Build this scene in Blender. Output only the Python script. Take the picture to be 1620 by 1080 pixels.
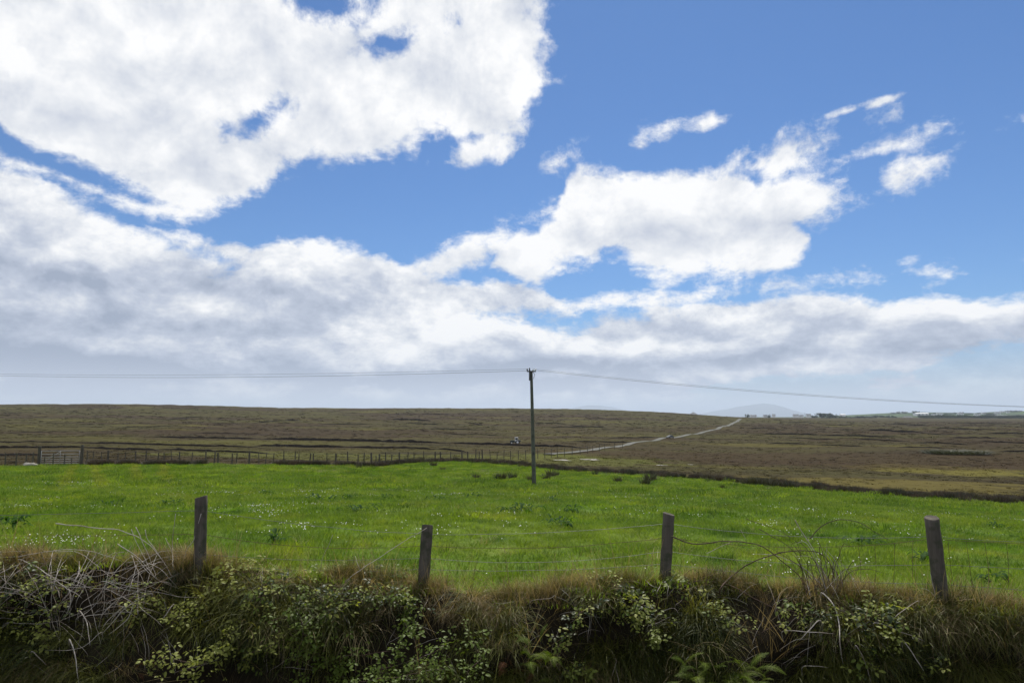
import bpy, bmesh, math, random
import numpy as np
from mathutils import Vector, noise as mnoise
from mathutils.bvhtree import BVHTree

random.seed(7)
RNG = np.random.default_rng(11)
for o in list(bpy.data.objects):
    bpy.data.objects.remove(o)
SC = bpy.context.scene
COL = SC.collection
R = math.radians

# ------------------------------------------------------------------ camera, world, sun, exposure
CZ = 2.5                       # eye height above the road
FPX = 1080.0                   # focal length in pixels of the 1620 wide photograph (24 mm)
PITCH = R(6.15)
cam_d = bpy.data.cameras.new('camera')
cam = bpy.data.objects.new('camera', cam_d)
COL.objects.link(cam)
cam.location = (0, 0, CZ)
cam.rotation_euler = (math.pi / 2 + PITCH, 0, 0)
cam_d.lens = 24.0
cam_d.sensor_width = 36.0
cam_d.clip_start = 0.05
cam_d.clip_end = 80000
SC.camera = cam

SUN_AZ, SUN_EL = R(10.0), R(57.0)       # azimuth from +Y towards +X
SUN_STRENGTH = 5.0
SKY_STRENGTH = 0.088
CLOUD_WHITE = 1.02
SC.view_settings.view_transform = 'Standard'
SC.view_settings.look = 'None'
SC.view_settings.exposure = 0.0
SC.view_settings.gamma = 1.0
SC.view_settings.use_curve_mapping = False

sun_d = bpy.data.lights.new('sun', 'SUN')
sun_d.energy = SUN_STRENGTH
sun_d.angle = R(0.53)
sun_d.color = (1.0, 0.955, 0.88)
sun = bpy.data.objects.new('sun', sun_d)
COL.objects.link(sun)
to_sun = Vector((math.sin(SUN_AZ) * math.cos(SUN_EL), math.cos(SUN_AZ) * math.cos(SUN_EL), math.sin(SUN_EL)))
sun.rotation_euler = to_sun.to_track_quat('Z', 'Y').to_euler()
sun.location = (0, 40, 60)

SC.render.engine = 'CYCLES'
cy = SC.cycles
cy.max_bounces = 6
cy.diffuse_bounces = 3
cy.glossy_bounces = 2
cy.transmission_bounces = 4
cy.transparent_max_bounces = 8
cy.volume_bounces = 0
cy.caustics_reflective = False
cy.caustics_refractive = False
cy.use_denoising = True
try:
    cy.denoiser = 'OPENIMAGEDENOISE'
    cy.denoising_input_passes = 'RGB_ALBEDO_NORMAL'
except Exception:
    pass


class NT:
    """small helper to write node trees as expressions"""
    def __init__(self, tree):
        self.t = tree
        self.n = tree.nodes
        self.l = tree.links

    def node(self, typ, **kw):
        nd = self.n.new(typ)
        for k, v in kw.items():
            setattr(nd, k, v)
        return nd

    def put(self, sock, v):
        if hasattr(v, 'links') or isinstance(v, bpy.types.NodeSocket):
            self.l.new(v, sock)
        else:
            if sock.type == 'RGBA' and len(v) == 3:
                v = (*v, 1)
            sock.default_value = v

    def math(self, op, a, b=None, c=None, clamp=False):
        nd = self.node('ShaderNodeMath', operation=op, use_clamp=clamp)
        for i, v in enumerate((a, b, c)):
            if v is not None:
                self.put(nd.inputs[i], v)
        return nd.outputs[0]

    def add(self, a, b): return self.math('ADD', a, b)
    def sub(self, a, b): return self.math('SUBTRACT', a, b)
    def mul(self, a, b): return self.math('MULTIPLY', a, b)
    def mx(self, a, b): return self.math('MAXIMUM', a, b)
    def mn(self, a, b): return self.math('MINIMUM', a, b)

    def step(self, v, lo, hi, a=0.0, b=1.0, smooth=True):
        nd = self.node('ShaderNodeMapRange', interpolation_type='SMOOTHSTEP' if smooth else 'LINEAR')
        for s, x in zip(nd.inputs[:5], (v, lo, hi, a, b)):
            self.put(s, x)
        return nd.outputs[0]

    def xyz(self, x, y, z):
        nd = self.node('ShaderNodeCombineXYZ')
        for s, v in zip(nd.inputs, (x, y, z)):
            self.put(s, v)
        return nd.outputs[0]

    def noise(self, vec, scale, detail=4, rough=0.55, dist=0.0, col=False):
        nd = self.node('ShaderNodeTexNoise')
        if vec is not None:
            self.put(nd.inputs['Vector'], vec)
        nd.inputs['Scale'].default_value = scale
        nd.inputs['Detail'].default_value = detail
        nd.inputs['Roughness'].default_value = rough
        nd.inputs['Distortion'].default_value = dist
        return nd.outputs['Color' if col else 'Fac']

    def mix(self, f, a, b, mode='MIX'):
        nd = self.node('ShaderNodeMix', data_type='RGBA', blend_type=mode)
        self.put(nd.inputs[0], f)
        self.put(nd.inputs[6], a)
        self.put(nd.inputs[7], b)
        return nd.outputs[2]

    def vmul(self, v, s):
        nd = self.node('ShaderNodeVectorMath', operation='MULTIPLY')
        self.put(nd.inputs[0], v)
        self.put(nd.inputs[1], s)
        return nd.outputs[0]


def ray(px, py):
    """world direction through a place in the photograph (used once, to find where things stand)"""
    x, v = (px - 810) / FPX, (540 - py) / FPX
    return Vector((x, math.cos(PITCH) - v * math.sin(PITCH), math.sin(PITCH) + v * math.cos(PITCH)))


def P(px, py, D):
    d = ray(px, py)
    k = D / d.y
    return Vector((d.x * k, D, CZ + d.z * k))


def azel(px, py):
    d = ray(px, py).normalized()
    return math.degrees(math.atan2(d.x, d.y)), math.degrees(math.asin(d.z))


def build_world():
    w = bpy.data.worlds.new('World')
    SC.world = w
    w.use_nodes = True
    w.node_tree.nodes.clear()
    T = NT(w.node_tree)
    tc = T.node('ShaderNodeTexCoord')
    sp = T.node('ShaderNodeSeparateXYZ')
    T.l.new(tc.outputs['Generated'], sp.inputs[0])
    az = T.mul(T.math('ARCTAN2', sp.outputs[0], sp.outputs[1]), 57.29578)
    el = T.mul(T.math('ARCSINE', sp.outputs[2]), 57.29578)
    az0, el0 = az, el
    wv = T.noise(T.xyz(az, T.mul(el, 1.5), 2.2), 0.16, 4, 0.6, 0.0, col=True)
    ws = T.node('ShaderNodeSeparateXYZ')
    T.l.new(wv, ws.inputs[0])
    wk = T.step(el, 2.0, 14.0, 0.35, 1.0)
    az = T.add(az, T.mul(wk, T.math('MULTIPLY_ADD', ws.outputs[0], 4.0, -2.0)))
    el = T.add(el, T.mul(wk, T.math('MULTIPLY_ADD', ws.outputs[1], 2.6, -1.3)))
    azn = T.math('MULTIPLY_ADD', az, 1 / 120.0, 0.5, clamp=True)

    def curve(pts):
        nd = T.node('ShaderNodeFloatCurve')
        T.put(nd.inputs['Value'], azn)
        cm = nd.mapping
        cv = cm.curves[0]
        q = []
        for px, py in pts:
            a, e = azel(px, py)
            q.append((max(0, min(1, a / 120 + 0.5)), max(0, min(1, (e + 5) / 50))))
        q.sort()
        while len(cv.points) < len(q):
            cv.points.new(0.5, 0.5)
        for p_, (a, b) in zip(cv.points, q):
            p_.location = (a, b)
            p_.handle_type = 'AUTO_CLAMPED'
        cm.extend = 'HORIZONTAL'
        cm.update()
        return T.math('MULTIPLY_ADD', nd.outputs[0], 50.0, -5.0)

    def ell(px, py, rx, ry, rot=0.0):
        a, e = azel(px, py)
        a1, _ = azel(px + rx, py)
        _, e1 = azel(px, py - ry)
        nd = T.node('ShaderNodeMapping', vector_type='TEXTURE')
        T.put(nd.inputs[0], P_ae)
        nd.inputs['Location'].default_value = (a, e, 0)
        nd.inputs['Rotation'].default_value = (0, 0, R(rot))
        nd.inputs['Scale'].default_value = (abs(a1 - a), abs(e1 - e), 1)
        ln = T.node('ShaderNodeVectorMath', operation='LENGTH')
        T.l.new(nd.outputs[0], ln.inputs[0])
        k = max(0.5, abs(e1 - e))
        return T.math('MULTIPLY_ADD', ln.outputs['Value'], -k, k)      # degrees inside the rim

    P_ae = T.xyz(az, el, 0.0)
    azw, elw = az, el
    azc = T.add(T.mul(az0, 0.6), T.mul(az, 0.4))
    elc = T.add(T.mul(el0, 0.75), T.mul(el, 0.25))
    az, el = az0, el0
    up = T.mul(T.math('LOGARITHM', T.mx(T.add(el, 22.0), 1.0), math.e), 46.0)
    pc = T.xyz(az, up, 0.37)
    pc_up = T.xyz(T.add(az, 0.15), T.add(up, 0.9), 0.37)
    pc_up2 = T.xyz(T.add(az, 0.2), T.add(up, 2.2), 0.37)
    n1 = T.noise(pc, 0.15, 10, 0.63, 0.15)
    n1u = T.noise(pc_up, 0.15, 7, 0.63, 0.15)
    n1w = T.noise(pc_up2, 0.15, 5, 0.63, 0.15)
    n2 = T.noise(T.xyz(az, T.mul(up, 2.1), 4.1), 0.055, 4, 0.5, 0.3)
    n3 = T.noise(T.xyz(az, T.mul(up, 1.5), 9.0), 0.6, 5, 0.62, 0.4)

    az, el = azw, elw
    topB = curve([(-300, 190), (0, 262), (150, 325), (300, 378), (440, 388), (600, 412), (700, 440), (850, 458), (905, 488),
                  (1000, 482), (1130, 480), (1270, 466), (1400, 478), (1550, 484), (1620, 474), (1900, 455)])
    botB = curve([(0, 1000), (700, 1000), (960, 690), (1080, 635), (1200, 602), (1350, 592), (1500, 572), (1620, 560), (1800, 545)])
    lowA = curve([(-300, 215), (0, 276), (90, 288), (170, 326), (300, 345), (400, 312), (440, 290), (600, 243), (700, 212), (790, 222),
                  (850, 165), (900, 140), (1000, 130)])
    azn = T.math('MULTIPLY_ADD', azc, 1 / 120.0, 0.5, clamp=True)
    topC = curve([(700, 470), (762, 440), (785, 392), (880, 330), (926, 258), (1060, 258), (1150, 246), (1210, 300), (1275, 370), (1310, 520), (1400, 700)])
    botC = curve([(700, 400), (775, 428), (850, 445), (880, 428), (930, 436), (968, 420), (1020, 446), (1075, 455), (1190, 440), (1255, 415),
                  (1290, 340), (1330, 150), (1400, 0)])
    edgeA = T.math('MULTIPLY_ADD', T.sub(el, 24.0), -0.22, azel(898, 60)[0])
    mB = T.mn(T.math('MULTIPLY_ADD', T.sub(topB, el), 1.7, 0.3), T.mul(T.sub(el, botB), 1.1))
    mA = T.mn(T.sub(el, lowA), T.mul(T.sub(edgeA, az), 0.8))
    az, el = azc, elc
    P_ae = T.xyz(az, el, 0.0)
    mC = T.math('MULTIPLY_ADD', T.mn(T.sub(topC, el), T.sub(el, botC)), 1.05, -0.25)
    M = T.mx(T.mx(mA, mB), mC)
    for e in [(1240, 250, 105, 26, 8), (1350, 246, 100, 13, 4), (1275, 308, 78, 42, 15), (1430, 274, 66, 22, 18), (1012, 232, 30, 11, 12),
              (1120, 195, 15, 6, 10), (1345, 175, 20, 3, 8), (1390, 163, 14, 3, 10), (835, 339, 30, 10, 8), (725, 412, 70, 22, 22), (1190, 340, 70, 60, 0),
              (770, 232, 50, 26, 20), (878, 258, 20, 10, 30), (1130, 466, 180, 11, 3),
              (1400, 612, 120, 7, 2), (1250, 622, 150, 8, -2), (1500, 603, 130, 8, 2)]:
        M = T.mx(M, ell(*e))
    for e in [(110, 270, 110, 8, -14), (405, 192, 40, 17, 20), (640, 62, 46, 18, 20), (515, 6, 66, 26, 0),
              (215, 352, 70, 10, -20), (940, 496, 66, 13, 4), (1400, 252, 60, 9, 10)]:
        M = T.mn(M, T.mul(ell(*e), -1.25))
    az, el = az0, el0
    # beyond the picture the same kind of broken cloud carries on
    cover = T.math('MULTIPLY_ADD', T.noise(pc, 0.035, 3, 0.5), 26.0, -12.2)
    inside = T.mul(T.step(T.math('ABSOLUTE', az), 40.0, 52.0, 1.0, 0.0), T.step(el, 31.0, 40.0, 1.0, 0.0))
    M = T.add(T.mul(M, inside), T.mul(cover, T.sub(1.0, inside)))
    Mc = T.mn(T.mx(M, -6.0), 7.0)
    d = T.add(Mc, T.math('MULTIPLY_ADD', n1, 7.4, -3.7))
    d = T.add(d, T.math('MULTIPLY_ADD', n3, 2.0, -1.0))
    dens = T.step(d, -0.55, 1.05)
    # brightness of the cloud: relief towards the sun, grey where it is deep
    pcs = T.vmul(pc, (0.6, 1.15, 1.0))
    pcs2 = T.vmul(pc_up2, (0.6, 1.15, 1.0))
    sm = T.noise(pcs, 0.13, 5, 0.5, 0.15)
    smu = T.noise(pcs2, 0.13, 5, 0.5, 0.15)
    relief = T.add(T.mul(T.sub(n1, n1w), 1.25), T.mul(T.sub(sm, smu), 0.9))
    deepB = T.step(T.math('DIVIDE', T.sub(topB, el), T.mx(T.sub(topB, T.mx(botB, -1.0)), 2.5)), 0.10, 0.72)
    inB = T.mul(T.step(T.sub(topB, el), -0.5, 0.8), inside)
    g = T.mul(T.mul(deepB, inB), 0.70)
    g = T.add(g, T.mul(T.step(Mc, 0.5, 6.0), 0.08))
    g = T.add(g, T.mul(T.math('MULTIPLY_ADD', n2, 1.8, -0.9), T.math('MULTIPLY_ADD', inB, 0.62, 0.34)))
    g = T.add(g, T.mul(relief, T.math('MULTIPLY_ADD', inB, -0.75, -1.0)))
    g = T.mul(T.math('MULTIPLY_ADD', g, 1.0, 0.13, clamp=True), T.step(el, 0.3, 5.0, 0.45, 1.0))
    rmp = T.node('ShaderNodeValToRGB')
    cr = rmp.color_ramp
    cr.elements[0].position = 0.0
    cr.elements[0].color = (1.0, 1.0, 1.0, 1)
    cr.elements[1].position = 1.0
    cr.elements[1].color = (0.33, 0.385, 0.50, 1)
    e_ = cr.elements.new(0.25)
    e_.color = (0.79, 0.815, 0.86, 1)
    e_ = cr.elements.new(0.6)
    e_.color = (0.52, 0.57, 0.68, 1)
    T.l.new(g, rmp.inputs[0])

    sky = T.node('ShaderNodeTexSky')
    sky.sky_type = 'NISHITA'
    sky.sun_disc = False
    sky.sun_elevation = SUN_EL
    sky.sun_rotation = SUN_AZ
    sky.altitude = 60
    sky.air_density = 1.0
    sky.dust_density = 0.25
    sky.ozone_density = 1.6
    bg1 = T.node('ShaderNodeBackground')
    T.l.new(T.mix(1.0, sky.outputs[0], (0.47, 0.76, 1.10), 'MULTIPLY'), bg1.inputs[0])
    bg1.inputs[1].default_value = SKY_STRENGTH
    bg2 = T.node('ShaderNodeBackground')
    T.l.new(rmp.outputs[0], bg2.inputs[0])
    bg2.inputs[1].default_value = CLOUD_WHITE
    ms = T.node('ShaderNodeMixShader')
    veil = T.mul(T.step(el, 8.5, 0.5), 0.78)
    T.l.new(T.mul(T.mx(dens, veil), T.step(el, -1.5, 0.0)), ms.inputs[0])
    T.l.new(bg1.outputs[0], ms.inputs[1])
    T.l.new(bg2.outputs[0], ms.inputs[2])
    out = T.node('ShaderNodeOutputWorld')
    T.l.new(ms.outputs[0], out.inputs[0])
    w.cycles.sampling_method = 'MANUAL'
    w.cycles.sample_map_resolution = 512


build_world()

# ------------------------------------------------------------------ helpers


def tag(o, label=None, cat=None, group=None, kind=None):
    if label: o['label'] = label
    if cat: o['category'] = cat
    if group: o['group'] = group
    if kind: o['kind'] = kind
    return o


def mesh(name, verts, faces, mat=None, smooth=False):
    me = bpy.data.meshes.new(name)
    me.from_pydata([tuple(v) for v in verts], [], [tuple(f) for f in faces])
    if mat:
        for m in (mat if isinstance(mat, (list, tuple)) else [mat]):
            me.materials.append(m)
    if smooth:
        me.shade_smooth()
    me.update()
    return me


def obj(name, me, parent=None, loc=None, rot=None, scale=None):
    o = bpy.data.objects.new(name, me)
    COL.objects.link(o)
    if parent: o.parent = parent
    if loc is not None: o.location = loc
    if rot is not None: o.rotation_euler = rot
    if scale is not None: o.scale = scale if hasattr(scale, '__len__') else (scale,) * 3
    return o


def thing(name, label, cat, loc=(0, 0, 0), rotz=0.0, group=None):
    o = bpy.data.objects.new(name, None)
    COL.objects.link(o)
    o.location = loc
    o.rotation_euler = (0, 0, rotz)
    o.empty_display_size = 0.2
    return tag(o, label, cat, group)


class MB:
    """collects boxes, tubes and quads into one mesh"""
    def __init__(self):
        self.v, self.f = [], []

    def box(self, c, s, rot=None):
        b = len(self.v)
        for i in range(8):
            p = Vector(((i & 1) - .5, ((i >> 1) & 1) - .5, ((i >> 2) & 1) - .5))
            p = Vector((p.x * s[0], p.y * s[1], p.z * s[2]))
            if rot is not None:
                p.rotate(rot)
            self.v.append(Vector(c) + p)
        for q in ((0, 2, 3, 1), (4, 5, 7, 6), (0, 1, 5, 4), (2, 6, 7, 3), (0, 4, 6, 2), (1, 3, 7, 5)):
            self.f.append([b + i for i in q])
        return self

    def tube(self, pts, rad, sides=5, cap=True):
        pts = [Vector(p) for p in pts]
        n = len(pts)
        b = len(self.v)
        for i, p in enumerate(pts):
            t = (pts[min(i + 1, n - 1)] - pts[max(i - 1, 0)])
            if t.length < 1e-9: t = Vector((0, 0, 1))
            t.normalize()
            a = t.cross(Vector((0, 1, 0.13)))
            if a.length < 1e-3: a = t.cross(Vector((1, 0, 0)))
            a.normalize()
            c = t.cross(a)
            r = rad[i] if hasattr(rad, '__len__') else rad
            for k in range(sides):
                ang = 2 * math.pi * k / sides
                self.v.append(p + (a * math.cos(ang) + c * math.sin(ang)) * r)
        for i in range(n - 1):
            for k in range(sides):
                k2 = (k + 1) % sides
                self.f.append([b + i * sides + k, b + i * sides + k2, b + (i + 1) * sides + k2, b + (i + 1) * sides + k])
        if cap:
            self.f.append([b + k for k in range(sides)][::-1])
            self.f.append([b + (n - 1) * sides + k for k in range(sides)])
        return self

    def poly(self, pts):
        b = len(self.v)
        self.v += [Vector(p) for p in pts]
        self.f.append(list(range(b, b + len(pts))))
        return self

    def build(self, name, mat, parent=None, smooth=False, **kw):
        return obj(name, mesh(name, self.v, self.f, mat, smooth), parent, **kw)


def spline(pts, n=6):
    pts = [Vector(p) for p in pts]
    if len(pts) < 3:
        return [pts[0].lerp(pts[-1], i / n) for i in range(n + 1)]
    q = [pts[0] * 2 - pts[1]] + pts + [pts[-1] * 2 - pts[-2]]
    out = []
    for i in range(1, len(q) - 2):
        p0, p1, p2, p3 = q[i - 1:i + 3]
        for k in range(n):
            t = k / n
            out.append(0.5 * ((2 * p1) + (p2 - p0) * t + (2 * p0 - 5 * p1 + 4 * p2 - p3) * t * t + (3 * p1 - p0 - 3 * p2 + p3) * t ** 3))
    out.append(pts[-1])
    return out


def material(name):
    m = bpy.data.materials.new(name)
    m.use_nodes = True
    m.node_tree.nodes.clear()
    T = NT(m.node_tree)
    out = T.node('ShaderNodeOutputMaterial')
    return m, T, out


def principled(T, out, color, rough=0.8, spec=0.25, bump=None, bdist=0.01, bstr=0.6):
    b = T.node('ShaderNodeBsdfPrincipled')
    T.put(b.inputs['Base Color'], color)
    T.put(b.inputs['Roughness'], rough)
    b.inputs['Specular IOR Level'].default_value = spec
    if bump is not None:
        bn = T.node('ShaderNodeBump')
        bn.inputs['Strength'].default_value = bstr
        bn.inputs['Distance'].default_value = bdist
        T.put(bn.inputs['Height'], bump)
        T.l.new(bn.outputs[0], b.inputs['Normal'])
    T.l.new(b.outputs[0], out.inputs[0])
    return b


def leafy(T, out, color, trans=0.45, rough=0.5, spec=0.3, tmul=(1.0, 1.0, 1.0)):
    b = T.node('ShaderNodeBsdfPrincipled')
    T.put(b.inputs['Base Color'], color)
    b.inputs['Roughness'].default_value = rough
    b.inputs['Specular IOR Level'].default_value = spec
    tr = T.node('ShaderNodeBsdfTranslucent')
    T.put(tr.inputs[0], T.mix(1.0, color, tmul, 'MULTIPLY'))
    m = T.node('ShaderNodeMixShader')
    T.put(m.inputs[0], trans)
    T.l.new(b.outputs[0], m.inputs[1])
    T.l.new(tr.outputs[0], m.inputs[2])
    T.l.new(m.outputs[0], out.inputs[0])


def wpos(T):
    return T.node('ShaderNodeNewGeometry').outputs['Position']


def orand(T):
    return T.node('ShaderNodeObjectInfo').outputs['Random']


# heather moor colour by place: shared by the ground and the tussocks on it
def heath_colour(T):
    p = wpos(T)
    ps = T.vmul(p, (0.35, 1.0, 0.0))
    big = T.noise(ps, 0.012, 4, 0.55, 0.8)
    mid = T.noise(ps, 0.06, 5, 0.65, 0.4)
    fin = T.noise(p, 1.3, 4, 0.7)
    c = T.mix(T.step(big, 0.42, 0.55), (0.042, 0.029, 0.018), (0.056, 0.050, 0.020))
    c = T.mix(T.mul(T.step(mid, 0.50, 0.62), 0.8), c, (0.046, 0.034, 0.022))
    c = T.mix(T.mul(T.step(T.noise(ps, 0.035, 5, 0.65), 0.55, 0.64), 0.8), c, (0.088, 0.078, 0.026))
    c = T.mix(T.mul(T.step(mid, 0.32, 0.44, 1.0, 0.0), 0.6), c, (0.020, 0.016, 0.012))
    # patches of other growth, each where it lies on the moor
    nz = T.noise(p, 0.22, 4, 0.65)
    for cx, cyy, rx, ry, col, k in ((50.5, 83, 8.5, 12, (0.125, 0.110, 0.030), .9), (35, 47.5, 5.5, 4, (0.110, 0.095, 0.030), .9), (27, 58, 17, 7, (0.110, 0.090, 0.030), .8),
                                    (11, 92, 13, 10, (0.085, 0.092, 0.022), .9), (-14, 84, 34, 11, (0.082, 0.084, 0.026), .85), (60, 105, 60, 22, (0.043, 0.027, 0.017), .75), (-62, 190, 40, 30, (0.042, 0.029, 0.022), .6), (-60, 150, 30, 14, (0.078, 0.074, 0.022), .6)):
        q = T.node('ShaderNodeMapping', vector_type='TEXTURE')
        T.put(q.inputs[0], T.vmul(p, (1, 1, 0)))
        q.inputs['Location'].default_value = (cx, cyy, 0)
        q.inputs['Scale'].default_value = (rx, ry, 1)
        ln = T.node('ShaderNodeVectorMath', operation='LENGTH')
        T.l.new(q.outputs[0], ln.inputs[0])
        dd = T.add(ln.outputs['Value'], T.math('MULTIPLY_ADD', nz, 1.6, -0.8))
        c = T.mix(T.mul(T.step(dd, 0.8, 1.1, 1.0, 0.0), k), c, col)
    return T.mix(1.0, c, T.mix(fin, (0.56, 0.56, 0.41), (1.28, 1.28, 0.93)), 'MULTIPLY')


def mat_moor():
    m, T, out = material('heather moor')
    c = heath_colour(T)
    p = wpos(T)
    principled(T, out, c, 0.95, 0.05, T.noise(p, 1.1, 6, 0.7), 0.35, 0.8)
    return m


def mat_tussock():
    m, T, out = material('heather tussock')
    c = T.mix(1.0, heath_colour(T), T.mix(orand(T), (0.72, 0.70, 0.68), (1.35, 1.3, 1.2)), 'MULTIPLY')
    leafy(T, out, c, 0.25, 0.8, 0.1)
    return m


def field_green(T, k=1.0):
    p = wpos(T)
    big = T.noise(p, 0.13, 4, 0.6, 0.3)
    mid = T.noise(p, 0.8, 4, 0.6)
    sml = T.noise(p, 4.0, 3, 0.6)
    a = T.mix(T.step(big, 0.38, 0.62), (0.102 * k, 0.180 * k, 0.016 * k), (0.148 * k, 0.216 * k, 0.022 * k))
    a = T.mix(T.step(mid, 0.50, 0.70), a, (0.185 * k, 0.230 * k, 0.024 * k))
    a = T.mix(T.mul(T.step(sml, 0.55, 0.75), 0.6), a, (0.215 * k, 0.230 * k, 0.045 * k))
    # worn wheel tracks towards the gate
    sp = T.node('ShaderNodeSeparateXYZ')
    T.l.new(p, sp.inputs[0])
    wob = T.math('MULTIPLY_ADD', T.noise(p, 0.25, 3, 0.5), 1.4, -0.7)
    for x0, y0, x1, y1 in ((-34.3, 54, -13.6, 20.5), (-32.6, 54, -11.9, 20.5), (-30.0, 55, -15.5, 29), (-27.8, 55, -13.2, 27)):
        cx = T.math('MULTIPLY_ADD', sp.outputs[1], (x1 - x0) / (y1 - y0), x0 - y0 * (x1 - x0) / (y1 - y0))
        dx = T.math('ABSOLUTE', T.add(T.sub(sp.outputs[0], cx), wob))
        f = T.mul(T.step(dx, 0.55, 0.10), T.step(sp.outputs[1], min(y0, y1), min(y0, y1) + 10))
        a = T.mix(T.mul(f, 0.55), a, (0.215 * k, 0.225 * k, 0.035 * k))
    return T.mix(T.mul(T.step(mid, 0.44, 0.28), 0.9), a, (0.040 * k, 0.098 * k, 0.007 * k))


def mat_field():
    m, T, out = material('field turf')
    p = wpos(T)
    c = field_green(T, 0.7)
    principled(T, out, c, 0.9, 0.1, T.noise(p, 9.0, 5, 0.7), 0.05, 0.8)
    return m


def mat_grass():
    m, T, out = material('grass blade')
    c = field_green(T, 1.0)
    c = T.mix(1.0, c, T.mix(orand(T), (0.6, 0.66, 0.55), (1.38, 1.30, 1.3)), 'MULTIPLY')
    leafy(T, out, c, 0.5, 0.6, 0.08, (1.2, 1.25, 0.6))
    return m


def mat_bank_grass(name, c0, c1, trans=0.3):
    m, T, out = material(name)
    p = wpos(T)
    r = T.step(T.add(T.mul(orand(T), 0.6), T.mul(T.noise(p, 2.2, 3, 0.6), 0.8)), 0.35, 1.0)
    c = T.mix(r, c0, c1)
    leafy(T, out, c, trans, 0.55, 0.3, (1.2, 1.1, 0.7))
    return m


def simple(name, col, rough=0.7, spec=0.3, var=0.25, scale=6.0, bump=0.0, bdist=0.005, stretch=(1, 1, 1), dirt=None):
    m, T, out = material(name)
    tc = T.node('ShaderNodeTexCoord').outputs['Object']
    v = T.vmul(tc, stretch)
    n = T.noise(v, scale, 6, 0.65)
    c = T.mix(n, tuple(x * (1 - var * 1.6) for x in col), tuple(min(1, x * (1 + var * 1.6)) for x in col))
    if dirt:
        c = T.mix(T.mul(T.step(T.noise(tc, scale * 0.4, 4, 0.6), 0.45, 0.65), 0.8), c, dirt)
    principled(T, out, c, rough, spec, n if bump else None, bdist, bump)
    return m


MAT = {}
MAT['moor'] = mat_moor()
MAT['tussock'] = mat_tussock()
MAT['field'] = mat_field()
MAT['grass'] = mat_grass()
MAT['straw'] = mat_bank_grass('dry grass', (0.085, 0.064, 0.026), (0.34, 0.27, 0.14), 0.45)
MAT['fieldstraw'] = mat_bank_grass('bleached field grass', (0.16, 0.15, 0.05), (0.30, 0.27, 0.11), 0.4)
MAT['olive'] = mat_bank_grass('rough green grass', (0.030, 0.046, 0.008), (0.155, 0.165, 0.030), 0.45)
MAT['rush'] = mat_bank_grass('rush stems', (0.022, 0.028, 0.012), (0.060, 0.058, 0.024), 0.15)
MAT['rushbrown'] = mat_bank_grass('brown rush', (0.035, 0.025, 0.018), (0.075, 0.052, 0.034), 0.15)
MAT['bush'] = mat_bank_grass('dark bush', (0.018, 0.026, 0.008), (0.045, 0.050, 0.016), 0.3)
MAT['soil'] = simple('bank soil', (0.020, 0.016, 0.010), 0.95, 0.05, 0.4, 9, 0.8, 0.03)
MAT['peat'] = simple('cut peat', (0.034, 0.027, 0.022), 0.95, 0.05, 0.4, 1.5, 0.8, 0.1)
MAT['post'] = simple('weathered post', (0.098, 0.086, 0.070), 0.9, 0.1, 0.6, 26, 0.7, 0.006, (1, 1, 0.08), (0.05, 0.055, 0.035))
MAT['wire'] = simple('galvanised wire', (0.10, 0.10, 0.095), 0.5, 0.5, 0.3, 30)
MAT['rustwire'] = simple('rusty wire', (0.10, 0.055, 0.035), 0.8, 0.3, 0.35, 40)
MAT['pole'] = simple('creosoted pole', (0.095, 0.100, 0.085), 0.85, 0.2, 0.25, 14, 0.5, 0.006, (1, 1, 0.06), (0.05, 0.055, 0.045))
MAT['porcelain'] = simple('insulator glaze', (0.55, 0.56, 0.52), 0.25, 0.5, 0.08, 8)
MAT['darkmetal'] = simple('dark metal', (0.03, 0.03, 0.032), 0.5, 0.5, 0.2, 20)
MAT['gate'] = simple('galvanised gate', (0.27, 0.27, 0.265), 0.7, 0.3, 0.2, 12)
MAT['cane_dead'] = simple('dead cane', (0.38, 0.345, 0.30), 0.75, 0.25, 0.3, 14, 0.3, 0.002, (1, 1, 1), (0.22, 0.17, 0.13))
MAT['cane_red'] = simple('living cane', (0.090, 0.060, 0.045), 0.8, 0.1, 0.4, 12, 0, 0.002, (1, 1, 1), (0.06, 0.065, 0.03))
MAT['road'] = simple('road surface', (0.105, 0.106, 0.090), 0.9, 0.2, 0.12, 0.4)
MAT['tarmac'] = simple('tarmac', (0.055, 0.055, 0.055), 0.9, 0.2, 0.2, 30, 0.4, 0.004)
MAT['stone'] = simple('pale stone', (0.26, 0.245, 0.21), 0.9, 0.15, 0.2, 3)
MAT['white'] = simple('white render', (0.78, 0.78, 0.76), 0.8, 0.2, 0.04, 0.6)
MAT['slate'] = simple('slate roof', (0.09, 0.095, 0.105), 0.7, 0.3, 0.2, 0.9)
MAT['greywall'] = simple('grey cladding', (0.25, 0.27, 0.29), 0.7, 0.3, 0.12, 0.4)
MAT['glass'] = simple('window glass', (0.02, 0.025, 0.03), 0.1, 0.5, 0.1, 1)
MAT['tyre'] = simple('tyre rubber', (0.02, 0.02, 0.02), 0.9, 0.1, 0.2, 9)
MAT['paint_white'] = simple('white paint', (0.75, 0.76, 0.76), 0.4, 0.4, 0.06, 3)
MAT['paint_dark'] = simple('dark paint', (0.035, 0.05, 0.04), 0.4, 0.4, 0.15, 3)
MAT['paint_grey'] = simple('silver paint', (0.14, 0.145, 0.15), 0.35, 0.5, 0.08, 3)
MAT['mountain'] = simple('far mountain', (0.06, 0.07, 0.05), 0.95, 0.05, 0.3, 0.002)


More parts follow.
